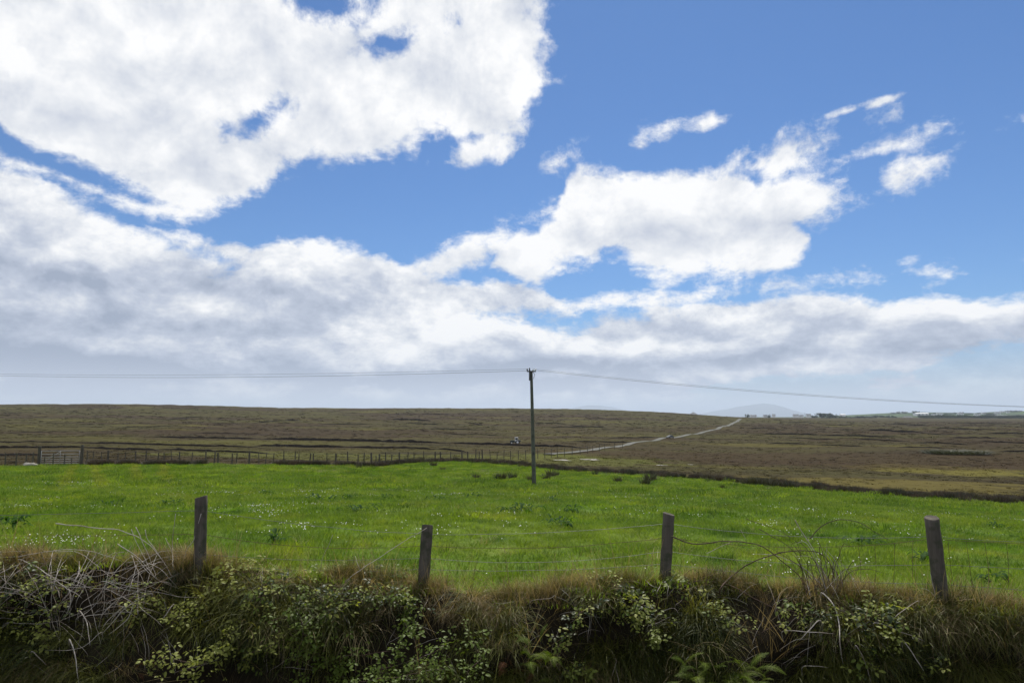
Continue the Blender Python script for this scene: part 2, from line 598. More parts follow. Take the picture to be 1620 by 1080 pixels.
def mat_leaf(name, a, b, rough=0.45, spec=0.4):
    m, T, out = material(name)
    tc = T.node('ShaderNodeTexCoord').outputs['Object']
    n = T.noise(tc, 40, 3, 0.6)
    c = T.mix(orand(T), a, b)
    c = T.mix(1.0, c, T.mix(n, (0.7, 0.7, 0.7), (1.3, 1.3, 1.3)), 'MULTIPLY')
    leafy(T, out, c, 0.42, rough, spec, (1.3, 1.35, 0.5))
    return m


MAT['bramble'] = mat_leaf('bramble leaf', (0.095, 0.140, 0.020), (0.29, 0.30, 0.070), 0.5, 0.22)
MAT['bramble_dark'] = mat_leaf('old bramble leaf', (0.022, 0.045, 0.012), (0.060, 0.070, 0.020), 0.45, 0.3)
MAT['fern'] = mat_leaf('fern frond', (0.095, 0.150, 0.016), (0.155, 0.200, 0.026), 0.6, 0.15)
MAT['bracken'] = mat_leaf('dead bracken', (0.07, 0.030, 0.015), (0.12, 0.055, 0.026), 0.8, 0.1)
MAT['dock'] = mat_leaf('dock leaf', (0.022, 0.060, 0.010), (0.045, 0.095, 0.016), 0.7, 0.08)
MAT['tree'] = mat_leaf('tree foliage', (0.018, 0.028, 0.014), (0.040, 0.052, 0.022), 0.8, 0.1)
MAT['bark'] = simple('bark', (0.05, 0.042, 0.034), 0.95, 0.1, 0.3, 8)


def mat_farmland():
    m, T, out = material('far pasture')
    p = wpos(T)
    ps = T.vmul(p, (1, 0.35, 0))
    v = T.node('ShaderNodeTexVoronoi')
    T.put(v.inputs['Vector'], ps)
    v.inputs['Scale'].default_value = 0.011
    sp = T.node('ShaderNodeSeparateColor')
    T.l.new(v.outputs['Color'], sp.inputs[0])
    c = T.mix(sp.outputs[0], (0.045, 0.070, 0.030), (0.085, 0.125, 0.040))
    c = T.mix(T.step(T.noise(ps, 0.03, 4, 0.6), 0.48, 0.62), c, (0.035, 0.042, 0.026))
    principled(T, out, c, 0.95, 0.05)
    return m


MAT['farmland'] = mat_farmland()
m_, T_, o_ = material('daisy petal')
principled(T_, o_, (0.62, 0.62, 0.58), 0.7, 0.2)
MAT['daisy'] = m_

# ------------------------------------------------------------------ the lie of the land
CREST = [(-500, 890, 6.6), (-200, 888, 6.3), (0, 890, 6.05), (160, 888, 5.95), (300, 892, 5.85), (430, 905, 5.8), (560, 914, 5.75), (660, 930, 5.7),
         (760, 944, 5.65), (840, 944, 5.65), (920, 930, 5.65), (1040, 916, 5.65), (1150, 925, 5.6), (1300, 938, 5.5), (1400, 945, 5.4), (1490, 950, 5.3),
         (1560, 962, 5.25), (1620, 972, 5.2), (1800, 985, 5.1), (2200, 1000, 4.9)]
BOUND = [(-700, 752, 46), (-300, 745, 52), (0, 738, 56), (100, 736, 57), (300, 735, 60), (500, 736, 62), (590, 739, 62), (640, 733, 70), (720, 729, 82),
         (800, 734, 76), (900, 745, 66), (1000, 751, 62), (1100, 757, 58), (1200, 766, 54), (1300, 775, 50), (1400, 783, 47), (1500, 790, 44),
         (1620, 797, 42), (1900, 815, 38), (2300, 840, 33)]
MOOR = [(-400, 722, 72), (-400, 690, 150), (-400, 665, 300), (-400, 642, 560), (-400, 652, 1300),
        (0, 722, 75), (0, 706, 110), (0, 691, 160), (0, 676, 240), (0, 660, 350), (0, 650, 450), (0, 641, 600), (0, 652, 1200),
        (300, 641.5, 620), (400, 718, 85), (400, 705, 130), (400, 690, 190), (400, 675, 280), (400, 660, 420), (400, 646.5, 620), (400, 655, 1200),
        (600, 647, 640), (800, 715, 100), (800, 703, 150), (800, 690, 210), (800, 675, 310), (800, 660, 450), (800, 646.5, 650), (800, 656, 1200),
        (950, 648.5, 640),
        (1100, 735, 85), (1100, 715, 125), (1100, 700, 175), (1100, 685, 260), (1100, 670, 400), (1100, 655.5, 620), (1100, 660, 1200),
        (1175, 661, 640), (1250, 690, 230), (1250, 672, 420), (1250, 663, 800), (1250, 661, 1500),
        (1400, 760, 62), (1400, 740, 85), (1400, 715, 130), (1400, 695, 200), (1400, 680, 320), (1400, 668, 560), (1400, 662.5, 1000), (1400, 660, 1700),
        (1620, 775, 55), (1620, 745, 80), (1620, 715, 130), (1620, 695, 200), (1620, 680, 320), (1620, 668, 560), (1620, 664, 900), (1620, 661, 1500),
        (2000, 770, 60), (2000, 715, 130), (2000, 685, 300), (2000, 664, 900), (2000, 660, 1600)]
OFF = 6.0
pts, val = [], []
for px, py, D in CREST + BOUND + MOOR + [(845, 768, 40), (400, 775, 26), (400, 805, 14.5), (845, 805, 15), (1250, 800, 21), (1250, 835, 12.5), (0, 770, 27), (0, 805, 14)]:
    p = P(px, py, D)
    pts.append((p.x / (D + OFF), math.log(D + OFF) * 0.8))
    val.append((p.z - CZ) / (D + OFF))
for u in (-1.6, -0.7, 0, 0.7, 1.6):
    for D, z in ((3500, -26), (8000, -33), (22000, -36)):
        pts.append((u, math.log(D + OFF) * 0.8))
        val.append(z / (D + OFF))
pts = np.array(pts)
val = np.array(val)


def tps(r2):
    return 0.5 * r2 * np.log(np.maximum(r2, 1e-12))


n_ = len(pts)
K = tps(((pts[:, None] - pts[None]) ** 2).sum(-1)) + np.eye(n_) * 2e-4
Pm = np.c_[np.ones(n_), pts]
Am = np.block([[K, Pm], [Pm.T, np.zeros((3, 3))]])
COEF = np.linalg.solve(Am, np.r_[val, 0, 0, 0])


def land(x, y):
    """height of the land for arrays x, y (y > -5)"""
    x = np.atleast_1d(np.asarray(x, float))
    y = np.atleast_1d(np.asarray(y, float))
    q = np.c_[x / (y + OFF), np.log(y + OFF) * 0.8]
    out = np.empty(len(q))
    for a in range(0, len(q), 8192):
        s = q[a:a + 8192]
        r2 = ((s[:, None] - pts[None]) ** 2).sum(-1)
        out[a:a + 8192] = tps(r2) @ COEF[:n_] + COEF[n_] + s @ COEF[n_ + 1:]
    return out * (y + OFF) + CZ


def _h(ix, iy):
    h = (ix * 374761393 + iy * 668265263) & 0xFFFFFFFF
    h = ((h ^ (h >> 13)) * 1274126177) & 0xFFFFFFFF
    return ((h ^ (h >> 16)) & 0xFFFF) / 65535.0


def vnoise(x, y):
    ix, iy = np.floor(x).astype(np.int64), np.floor(y).astype(np.int64)
    fx, fy = x - ix, y - iy
    fx, fy = fx * fx * (3 - 2 * fx), fy * fy * (3 - 2 * fy)
    return (_h(ix, iy) * (1 - fx) + _h(ix + 1, iy) * fx) * (1 - fy) + (_h(ix, iy + 1) * (1 - fx) + _h(ix + 1, iy + 1) * fx) * fy


def fbm(x, y, o=4):
    s, a, t = 0, 1.0, 0
    for i in range(o):
        s = s + a * (vnoise(x * 2 ** i + 17.3 * i, y * 2 ** i - 9.1 * i) - 0.5)
        t += a
        a *= 0.5
    return s / t


def line_xyz(tab):
    return np.array([tuple(P(*t)) for t in tab])


CL = line_xyz(CREST)
BL = line_xyz(BOUND)
crest_y = lambda x: np.interp(x, CL[:, 0], CL[:, 1])
crest_z = lambda x: np.interp(x, CL[:, 0], CL[:, 2])


def bound_y_u(u):     # boundary distance for u = x / (y + OFF)
    return np.interp(u, BL[:, 0] / (BL[:, 1] + OFF), BL[:, 1])


def crest_y_u(u):
    return np.interp(u, CL[:, 0] / (CL[:, 1] + OFF), CL[:, 1])


def ground_z(x, y):
    z = land(x, y)
    x = np.asarray(x, float)
    y = np.asarray(y, float)
    far = np.clip((y - 60) / 60, 0, 1)
    z = z + fbm(x * 0.35, y * 0.35, 3) * 0.10 * np.clip((y - 6) / 5, 0, 1)
    z = z + far * fbm(x * 0.05, y * 0.09, 4) * np.clip(y * 0.006, 0, 2.2)
    return z


def grid_faces(nu, nv):
    f = []
    for j in range(nv - 1):
        for i in range(nu - 1):
            a = j * nu + i
            f.append((a, a + 1, a + nu + 1, a + nu))
    return f


us = np.r_[np.linspace(-1.75, -0.85, 24)[:-1], np.linspace(-0.85, 0.85, 281), np.linspace(0.85, 1.75, 24)[1:]]
NU = len(us)
# green field
NV = 110
V = []
cy_, by_ = crest_y_u(us), bound_y_u(us)
for j in range(NV):
    t = (j / (NV - 1))
    y = np.exp(np.log(cy_ + 0.02) * (1 - t) + np.log(by_ + 0.6) * t)
    x = us * (y + OFF)
    V.append(np.c_[x, y, ground_z(x, y)])
V = np.concatenate(V)
FIELD_V, FIELD_F = V, grid_faces(NU, NV)
field = obj('field', mesh('field', V, FIELD_F, MAT['field'], True))
tag(field, 'bright green grazed grass field sloping away behind the wire fence', 'field', kind='structure')
# moor
NW = 330
V = []
for j in range(NW):
    t = j / (NW - 1)
    y = np.exp(np.log(by_) * (1 - t) + math.log(24000) * t)
    x = us * (y + OFF)
    z = ground_z(x, y) - (0.12 if j == 0 else 0.0)
    V.append(np.c_[x, y, z])
V = np.concatenate(V)
MOOR_V, MOOR_F = V, grid_faces(NU, NW)
moor = obj('moorland', mesh('moorland', V, MOOR_F, MAT['moor'], True))
tag(moor, 'wide brown heather moorland rising to a low horizon', 'moor', kind='structure')

# hedge bank between road and field
PROF = [(0.04, 0.0), (-0.10, -0.03), (-0.20, -0.12), (-0.28, -0.26), (-0.34, -0.42), (-0.40, -0.58), (-0.46, -0.74), (-0.54, -0.9), (-0.7, -1.02),
        (-0.95, -1.08), (-1.4, -1.12)]
xs = np.linspace(-19, 19, 520)
V = []
fine = []
for a, b in zip(PROF[:-1], PROF[1:]):
    for k in range(3):
        fine.append((a[0] + (b[0] - a[0]) * k / 3, a[1] + (b[1] - a[1]) * k / 3))
fine.append(PROF[-1])
for i, (dy, dz) in enumerate(fine):
    w = min(1, max(0, -dz / 0.25)) * (1 - min(1, max(0, (-dz - 0.95) / 0.15)))
    lump = fbm(xs * 1.25, np.full_like(xs, dz * 1.6 + 5), 4)
    y = crest_y(xs) + dy - w * (lump * 0.85 + 0.04)
    z = crest_z(xs) + dz + (fbm(xs * 1.8 + 40, np.full_like(xs, 3.3), 3) * 0.10 * max(0, 1 + dz / 0.3) if i > 0 else 0)
    if dz < -0.9:
        z = z * (1 - (-dz - 0.9) / 0.22) + 0.03 * (-dz - 0.9) / 0.22
    V.append(np.c_[xs, y, z])
V = np.concatenate(V)
BANK_V, BANK_F = V, [f[::-1] for f in grid_faces(len(xs), len(fine))]
bank = obj('earth_bank', mesh('earth_bank', V, BANK_F, MAT['soil'], True))
tag(bank, 'steep shaded earth bank under the fence at the near side', 'bank', kind='structure')

road_near = MB()
road_near.poly([(-40, -9, 0), (40, -9, 0), (40, 2.4, 0), (-40, 2.4, 0)])
tag(road_near.build('road', MAT['tarmac']), 'tarmac road below the bank', 'road', kind='structure')
v_ = MB()
v_.poly([(-40, 2.4, 0.004), (40, 2.4, 0.004), (40, 4.6, 0.02), (-40, 4.6, 0.02)])
v_.poly([(-40, -20, 0.004), (40, -20, 0.004), (40, -9, 0.004), (-40, -9, 0.004)])
tag(v_.build('verge', MAT['soil']), 'strip of rough verge below the bank', 'verge', kind='structure')
g_ = MB()
g_.poly([(24500 * math.cos(2 * math.pi * k / 64), 24500 * math.sin(2 * math.pi * k / 64), -48) for k in range(64)])
tag(g_.build('ground', MAT['moor']), 'low ground under the whole moor', 'ground', kind='structure')

BV_FIELD = BVHTree.FromPolygons([tuple(v) for v in FIELD_V], FIELD_F)
BV_MOOR = BVHTree.FromPolygons([tuple(v) for v in MOOR_V], MOOR_F)
BV_BANK = BVHTree.FromPolygons([tuple(v) for v in BANK_V], BANK_F)
EYE = Vector((0, 0, CZ))


def hit(px, py, which='fm'):
    d = ray(px, py).normalized()
    best = None
    for k, bv in (('b', BV_BANK), ('f', BV_FIELD), ('m', BV_MOOR)):
        if k in which:
            loc, nrm, idx, dist = bv.ray_cast(EYE, d)
            if loc is not None and (best is None or dist < best[1]):
                best = (loc, dist)
    return best[0] if best else None


def drop(x, y, which='fm'):
    best = None
    for k, bv in (('b', BV_BANK), ('f', BV_FIELD), ('m', BV_MOOR)):
        if k in which:
            loc = bv.ray_cast(Vector((x, y, 2000)), Vector((0, 0, -1)))[0]
            if loc is not None and (best is None or loc.z > best):
                best = loc.z
    return best


# mountains far across the lowland, and the farmed hill at the right
def ridge(name, tab, D, depth, mat, base_z, label, cat, rough=0.0, n=None):
    P0 = [P(a, b, D) for a, b in tab]
    X = np.array([p.x for p in P0])
    Z = np.array([p.z for p in P0])
    n = n or 120
    x = np.linspace(X[0], X[-1], n)
    z = np.interp(x, X, Z)
    ks = np.linspace(-1, 1, 21)
    V = []
    for k in ks:
        prof = (1 - abs(k) ** 1.5)
        h = base_z + (z - base_z) * prof
        h = h + rough * fbm(x / D * 90, np.full_like(x, k * 3), 4) * (1 - abs(k)) * (1 if abs(k) > 0.01 else 0.4)
        xx = X.mean() + (x - X.mean()) * (1 + 0.15 * (1 - prof))
        V.append(np.c_[xx, np.full_like(x, D + k * depth), h])
    o = obj(name, mesh(name, np.concatenate(V), grid_faces(n, len(ks)), mat, True))
    return tag(o, label, cat, kind='structure')


ridge('mountain', [(1085, 662), (1120, 654), (1150, 647), (1175, 642), (1195, 639.5), (1208, 637.5), (1216, 639), (1226, 645), (1236, 651.5), (1246, 656), (1260, 662)],
      20000, 2500, MAT['mountain'], -40, 'pale blue mountain beyond the bend of the moor road', 'mountain', 60)
ridge('mountain', [(860, 660), (890, 650), (910, 644), (930, 641), (950, 641), (968, 644), (990, 649), (1040, 660)],
      21500, 2200, MAT['mountain'], -40, 'faint blue mountain top just right of the utility pole', 'mountain', 50)
ridge('hill', [(1290, 663), (1340, 660), (1370, 657), (1400, 654.5), (1430, 652.5), (1470, 652), (1520, 653), (1560, 653.5), (1580, 652), (1600, 650.5), (1640, 650), (1700, 650), (1900, 655), (2100, 662)],
      2300, 500, MAT['farmland'], -6, 'low farmed hill with pale houses at the right horizon', 'hill', 3)

# haze
hz = MB()
hz.box((0, 0, 165), (56000, 56000, 430))
haze = hz.build('haze', None)
hm = bpy.data.materials.new('haze')
hm.use_nodes = True
hm.node_tree.nodes.clear()
T = NT(hm.node_tree)
pv = T.node('ShaderNodeVolumePrincipled')
pv.inputs['Color'].default_value = (0.72, 0.84, 1.0, 1)
pv.inputs['Density'].default_value = 0.00009
pv.inputs['Anisotropy'].default_value = 0.2
T.l.new(pv.outputs[0], T.node('ShaderNodeOutputMaterial').inputs['Volume'])
haze.data.materials.append(hm)
tag(haze, 'thin haze that pales the far mountains', 'haze', kind='stuff')
#--PART2--
# ------------------------------------------------------------------ grass prototypes (kept out of the scene, scattered as stuff)


def proto_collection(name):
    return bpy.data.collections.new(name)


def blade_mesh(name, mat, n, rad, h, w, lean=0.35, curl=0.5, seg=3, hv=0.4, pinch=1.0, seed=0):
    """n curved blades growing inside a disc of radius rad"""
    r_ = random.Random(seed)
    V, F = [], []
    for i in range(n):
        a = r_.uniform(0, 2 * math.pi)
        q = rad * math.sqrt(r_.random())
        base = Vector((q * math.cos(a), q * math.sin(a), -0.02))
        d = r_.uniform(0, 2 * math.pi) if pinch < 0.5 else a + r_.gauss(0, 0.9)
        L = h * (1 + r_.uniform(-hv, hv))
        l0 = abs(r_.gauss(0, lean))
        side = Vector((-math.sin(d + r_.uniform(-1, 1)), math.cos(d + r_.uniform(-1, 1)), 0))
        p = base.copy()
        ang = l0
        b = len(V)
        for k in range(seg + 1):
            t = k / seg
            ww = w * (1 - t) ** 0.7 * 0.5
            if k == seg:
                V.append(p.copy())
            else:
                V.append(p - side * ww)
                V.append(p + side * ww)
            ang += curl * r_.uniform(0.6, 1.4) / seg
            p = p + Vector((math.cos(d) * math.sin(ang), math.sin(d) * math.sin(ang), math.cos(ang))) * (L / seg)
        for k in range(seg - 1):
            F.append((b + 2 * k, b + 2 * k + 1, b + 2 * k + 3, b + 2 * k + 2))
        k = seg - 1
        F.append((b + 2 * k, b + 2 * k + 1, b + 2 * k + 2))
    return mesh(name, V, F, mat)


def scatter(name, label, cat, points, rots, scls, idxs, coll):
    points = np.asarray(points, np.float32)
    n = len(points)
    me = bpy.data.meshes.new(name)
    me.vertices.add(n)
    me.vertices.foreach_set('co', points.ravel())
    a = me.attributes.new('rot', 'FLOAT_VECTOR', 'POINT')
    a.data.foreach_set('vector', np.asarray(rots, np.float32).ravel())
    a = me.attributes.new('scl', 'FLOAT_VECTOR', 'POINT')
    a.data.foreach_set('vector', np.asarray(scls, np.float32).ravel())
    a = me.attributes.new('idx', 'INT', 'POINT')
    a.data.foreach_set('value', np.asarray(idxs, np.int32))
    o = obj(name, me)
    ng = bpy.data.node_groups.new(name, 'GeometryNodeTree')
    ng.interface.new_socket('Geometry', in_out='INPUT', socket_type='NodeSocketGeometry')
    ng.interface.new_socket('Geometry', in_out='OUTPUT', socket_type='NodeSocketGeometry')
    N, L = ng.nodes, ng.links
    gi, go = N.new('NodeGroupInput'), N.new('NodeGroupOutput')
    ci = N.new('GeometryNodeCollectionInfo')
    ci.inputs['Collection'].default_value = coll
    ci.inputs['Separate Children'].default_value = True
    ci.inputs['Reset Children'].default_value = True
    ip = N.new('GeometryNodeInstanceOnPoints')
    ip.inputs['Pick Instance'].default_value = True

    def attr(nm, dt):
        q = N.new('GeometryNodeInputNamedAttribute')
        q.data_type = dt
        q.inputs['Name'].default_value = nm
        return next(s for s in q.outputs if s.enabled)
    L.new(gi.outputs[0], ip.inputs['Points'])
    L.new(ci.outputs[0], ip.inputs['Instance'])
    L.new(attr('idx', 'INT'), ip.inputs['Instance Index'])
    L.new(attr('rot', 'FLOAT_VECTOR'), ip.inputs['Rotation'])
    L.new(attr('scl', 'FLOAT_VECTOR'), ip.inputs['Scale'])
    L.new(ip.outputs[0], go.inputs[0])
    md = o.modifiers.new('scatter', 'NODES')
    md.node_group = ng
    return tag(o, label, cat, kind='stuff')


def fill(coll, meshes):
    for i, me in enumerate(meshes):
        o = bpy.data.objects.new('%s_%02d' % (coll.name, i), me)
        coll.objects.link(o)
    return coll


def u3(s):
    s = np.asarray(s, float)
    return np.repeat(s[:, None], 3, 1) if s.ndim == 1 else s


# --- field grass, three sizes by distance
near = fill(proto_collection('near_sward'), [blade_mesh('near_sward', MAT['grass'], 300, 0.30, h, 0.0065, 0.5, 0.9, 3, 0.5, seed=i)
                                             for i, h in enumerate((0.05, 0.065, 0.085))])
mid = fill(proto_collection('mid_sward'), [blade_mesh('mid_sward', MAT['grass'], 320, 0.60, h, 0.014, 0.5, 0.8, 2, 0.5, seed=10 + i)
                                           for i, h in enumerate((0.06, 0.078, 0.098))])
farm = fill(proto_collection('far_sward'), [blade_mesh('far_sward', MAT['grass'], 300, 1.1, h, 0.034, 0.5, 0.7, 2, 0.5, seed=20 + i)
                                            for i, h in enumerate((0.10, 0.12, 0.15))])


def field_points(D0, D1, spacing, umax=0.92):
    P_ = []
    D = D0
    while D < D1:
        x = np.arange(-umax * (D + 3), umax * (D + 3), spacing)
        x = x + RNG.uniform(-.5, .5, len(x)) * spacing
        y = D + RNG.uniform(-.5, .5, len(x)) * spacing
        P_.append(np.c_[x, y])
        D += spacing
    P_ = np.concatenate(P_)
    ok = (P_[:, 1] > crest_y(P_[:, 0]) - 0.03) & (P_[:, 1] < bound_y_u(P_[:, 0] / (P_[:, 1] + OFF)) - 0.4)
    P_ = P_[ok]
    return np.c_[P_, ground_z(P_[:, 0], P_[:, 1])]


def spin(n, tilt=0.08):
    return np.c_[RNG.normal(0, tilt, n), RNG.normal(0, tilt, n), RNG.uniform(0, 6.283, n)]


for nm, coll, D0, D1, sp, lab in (('grass', near, 5.2, 13.0, 0.27, 'short green pasture grass just behind the wire fence'),
                                  ('grass', mid, 12.6, 28.0, 0.50, 'green pasture grass around the middle of the field'),
                                  ('grass', farm, 27.0, 84.0, 0.95, 'green pasture grass at the far side of the field')):
    p = field_points(D0, D1, sp)
    s = 0.75 + 0.7 * np.clip(fbm(p[:, 0] * 0.8, p[:, 1] * 0.8, 3) + 0.45, 0, 1)
    sc = np.c_[np.ones(len(p)), np.ones(len(p)), s * RNG.uniform(0.8, 1.2, len(p))]
    scatter(nm, lab, 'grass', p, spin(len(p)), sc, RNG.integers(0, 3, len(p)), coll)

tuftc = fill(proto_collection('field_tuft'), [blade_mesh('field_tuft', MAT['grass'], 90, 0.12, 0.17, 0.008, 0.45, 0.8, 3, 0.5, seed=70 + i) for i in range(3)] +
             [blade_mesh('field_tuft', MAT['fieldstraw'], 26, 0.12, 0.18, 0.006, 0.5, 0.8, 3, 0.5, seed=75 + i) for i in range(2)])
p = field_points(5.6, 62, 0.42)
cl = fbm(p[:, 0] * 0.5 + 9, p[:, 1] * 0.35, 4)
p = p[RNG.random(len(p)) < np.clip(cl * 2.2 + 0.22, 0.04, 0.9)]
sc = RNG.uniform(0.45, 1.0, len(p)) * np.clip(p[:, 1] / 22, 0.8, 2.4)
scatter('grass_tufts', 'longer tufts of grass dotted through the green field', 'grass', p, spin(len(p), .1), np.c_[sc * 1.3, sc * 1.3, sc * np.clip(22 / p[:, 1], 0.5, 1.0)], RNG.choice(5, len(p), p=[.25, .25, .2, .15, .15]), tuftc)

# daisies in drifts
dv, df = [], []
cnt = 0
p = field_points(6.0, 34, 0.052, 0.9)
d1 = fbm(p[:, 0] * 0.42, p[:, 1] * 0.42, 4)
d2 = fbm(p[:, 0] * 1.7 + 50, p[:, 1] * 1.7, 3)
pr = np.clip((d1 - 0.02) * 2.2, 0, 1) * np.clip((d2 + 0.02) * 3.5, 0, 1) * 0.9 + 0.0016
p = p[RNG.random(len(p)) < pr * np.clip(9.0 / p[:, 1], 0.3, 1.0) * 0.85]
for x, y, z in p:
    r = random.uniform(0.0036, 0.0056) + 0.00022 * y
    h = random.uniform(0.045, 0.095)
    tx, ty = random.gauss(0, 0.3), random.gauss(0, 0.3) - 0.25
    a0 = random.random() * 6
    b = len(dv)
    for k in range(6):
        a = a0 + k * math.pi / 3
        q = Vector((math.cos(a) * r, math.sin(a) * r, 0))
        q.z = q.x * tx + q.y * -ty
        dv.append((x + q.x, y + q.y, z + h + q.z))
    df.append(list(range(b, b + 6)))
tag(obj('daisies', mesh('daisies', dv, df, MAT['daisy'])), 'white daisies scattered in drifts through the green field', 'daisies', kind='stuff')

# --- tussocks and heather on the moor
heath = fill(proto_collection('heath'), [blade_mesh('heath', MAT['tussock'], 60, 0.33, 0.30, 0.05, 0.5, 0.7, 2, 0.5, seed=40 + i) for i in range(4)])
n = 60000
D = np.exp(RNG.uniform(math.log(44), math.log(620), n))
u = RNG.uniform(-0.95, 0.95, n)
x = u * (D + OFF)
ok = D > bound_y_u(u) + 0.6
x, D = x[ok], D[ok]
cl = fbm(x * 0.06, D * 0.12, 4)
ok = RNG.random(len(x)) < np.clip(cl * 3 + 0.7, 0.12, 1)
x, D = x[ok], D[ok]
sz = RNG.uniform(0.5, 1.25, len(x)) * np.clip(D / 170, 0.75, 2.3)
ROAD_PX = [(868, 719.5), (885, 718), (920, 714.5), (960, 708), (1000, 701), (1040, 696), (1080, 690), (1110, 684.5), (1135, 679), (1152, 673.5), (1163, 668), (1169, 664.5), (1172, 662.4)]
road_pts = [hit(*q, 'm') for q in ROAD_PX]
road_line = spline(road_pts, 10)
RL = np.array([tuple(q) for q in road_line])
keep = np.ones(len(x), bool)
for q in RL[::2]:
    keep &= ((x - q[0]) ** 2 + (D - q[1]) ** 2) > (3.0 + 0.006 * q[1]) ** 2
x, D, sz = x[keep], D[keep], sz[keep]
z = ground_z(x, D)
scatter('heather', 'brown heather and moor grass tussocks covering the moorland', 'heather', np.c_[x, D, z - 0.03], spin(len(x)),
        np.c_[sz * 1.8, sz * 1.3, sz * RNG.uniform(0.25, 0.6, len(x))], RNG.integers(0, 4, len(x)), heath)

# moor road
V, F = [], []
for i, q in enumerate(road_line):
    t = (road_line[min(i + 1, len(road_line) - 1)] - road_line[max(0, i - 1)])
    t.z = 0
    t.normalize()
    s = Vector((t.y, -t.x, 0))
    w = 0.72 + 0.0010 * q.y
    zc = max(drop(q.x + s.x * w * k, q.y + s.y * w * k, 'm') for k in (-1, -.5, 0, .5, 1)) + 0.10
    for k, dz in ((-1.5, -0.9), (-1, 0.0), (0, 0.05), (1, 0.0), (1.5, -0.9)):
        V.append((q.x + s.x * w * k, q.y + s.y * w * k, zc + dz))
me = mesh('moor_road', V, grid_faces(5, len(road_line)), [MAT['road'], MAT['moor']])
for i, pl in enumerate(me.polygons):
    if i % 4 in (0, 3): pl.material_index = 1
tag(obj('moor_road', me), 'narrow pale road climbing across the moor to the skyline', 'road', kind='structure')


# --- cut peat banks: real steps in the moor
def peat_bank(p0, p1, th, top=2.5, seed=0):
    r_ = random.Random(seed)
    n = max(6, int(abs(p1[0] - p0[0]) / 6))
    rows = []
    for i in range(n + 1):
        t = i / n
        px = p0[0] + (p1[0] - p0[0]) * t
        py = p0[1] + (p1[1] - p0[1]) * t + 1.1 * (mnoise.noise(Vector((px * 0.03, seed * 3.1, 0))) + 0.5 * mnoise.noise(Vector((px * 0.11, seed, 0))))
        h = hit(px, py + th * 0.5, 'm')
        if h is None: continue
        tap = min(1, 5 * t, 5 * (1 - t))
        hh = th * h.y / FPX * tap * (0.75 + 0.5 * mnoise.noise(Vector((px * 0.09, seed * 2.0, 5.0)))) + 0.02
        b = top * (0.6 + 0.4 * tap)
        zb = drop(h.x * (1 + b / h.y), h.y + b, 'm') or h.z
        zb2 = drop(h.x * (1 + 2.2 * b / h.y), h.y + 2.2 * b, 'm') or h.z
        rows.append([(h.x, h.y - 0.15, h.z - 0.3), (h.x, h.y, h.z + hh * 0.5), (h.x, h.y + 0.08, h.z + hh),
                     (h.x * (1 + b / h.y), h.y + b, max(zb + hh * 0.6, h.z + hh * 0.8)), (h.x * (1 + 2.2 * b / h.y), h.y + 2.2 * b, zb2 - 0.25)])
    if len(rows) < 3: return
    me = mesh('peat_bank', [q for r in rows for q in r], grid_faces(5, len(rows)), [MAT['peat'], MAT['moor']])
    for i, pl in enumerate(me.polygons):
        pl.material_index = 0 if i % 4 in (0, 1) else 1
    tag(obj('peat_bank', me), 'dark cut face of peat stepping across the brown moor', 'peat bank', 'cut peat banks', 'structure')


PB = [((-60, 698), (110, 698.5), 2.2), ((100, 698), (430, 707), 3.2), ((-80, 708), (160, 705.5), 4), ((130, 707), (260, 711), 4), ((240, 709), (440, 716), 3.6),
      ((-60, 718), (78, 718), 4), ((400, 703), (560, 706), 4.5), ((540, 706), (700, 709), 3.5), ((690, 708), (740, 714), 3.5), ((230, 690), (420, 693), 3),
      ((400, 692), (720, 699), 4.5), ((700, 699), (935, 706.5), 4.0), ((615, 662), (682, 664.5), 2.6), ((395, 669), (485, 662), 1.8), ((500, 671), (590, 670), 1.4),
      ((640, 668), (700, 671), 1.4), ((680, 678), (760, 679), 1.8), ((740, 668), (765, 672), 2.2), ((660, 654), (720, 655), 1.2), ((700, 686), (800, 688), 1.5),
      ((840, 668), (900, 670), 1.6), ((900, 673), (960, 676), 2.0), ((860, 675), (930, 676), 1.3), ((900, 697), (1010, 699), 2.2), ((960, 692), (1050, 691), 1.6),
      ((300, 684), (420, 687), 1.5), ((255, 664), (330, 658), 1.3), ((180, 676), (300, 672), 1.2), ((0, 684), (110, 682), 1.2), ((930, 661), (990, 663), 1.2),
      ((1200, 685), (1300, 687), 2.4), ((1290, 687), (1430, 690.5), 2.6), ((1215, 700), (1275, 702), 2.0), ((1290, 703), (1370, 705), 2.0), ((1370, 679), (1462, 682), 3.4),
      ((1240, 692), (1330, 694), 1.6), ((1350, 694), (1440, 697), 1.8), ((1440, 699), (1540, 702), 2.4), ((1500, 691), (1580, 692), 2.2), ((1560, 684), (1640, 686), 2.4),
      ((1400, 670), (1470, 672), 1.6), ((1300, 672), (1350, 672), 1.4), ((1470, 676), (1560, 678), 2.0), ((1540, 697), (1640, 700), 2.2), ((1580, 712), (1660, 714), 2.6),
      ((1420, 706), (1500, 708), 1.8), ((1180, 676), (1230, 677), 1.2), ((1420, 685), (1520, 687), 1.6), ((1500, 668), (1620, 670), 1.4), ((1240, 667), (1290, 667.5), 1.1)]
for i, (a, b, th) in enumerate(PB):
    peat_bank(a, b, th, 2.0 + i % 3, i)

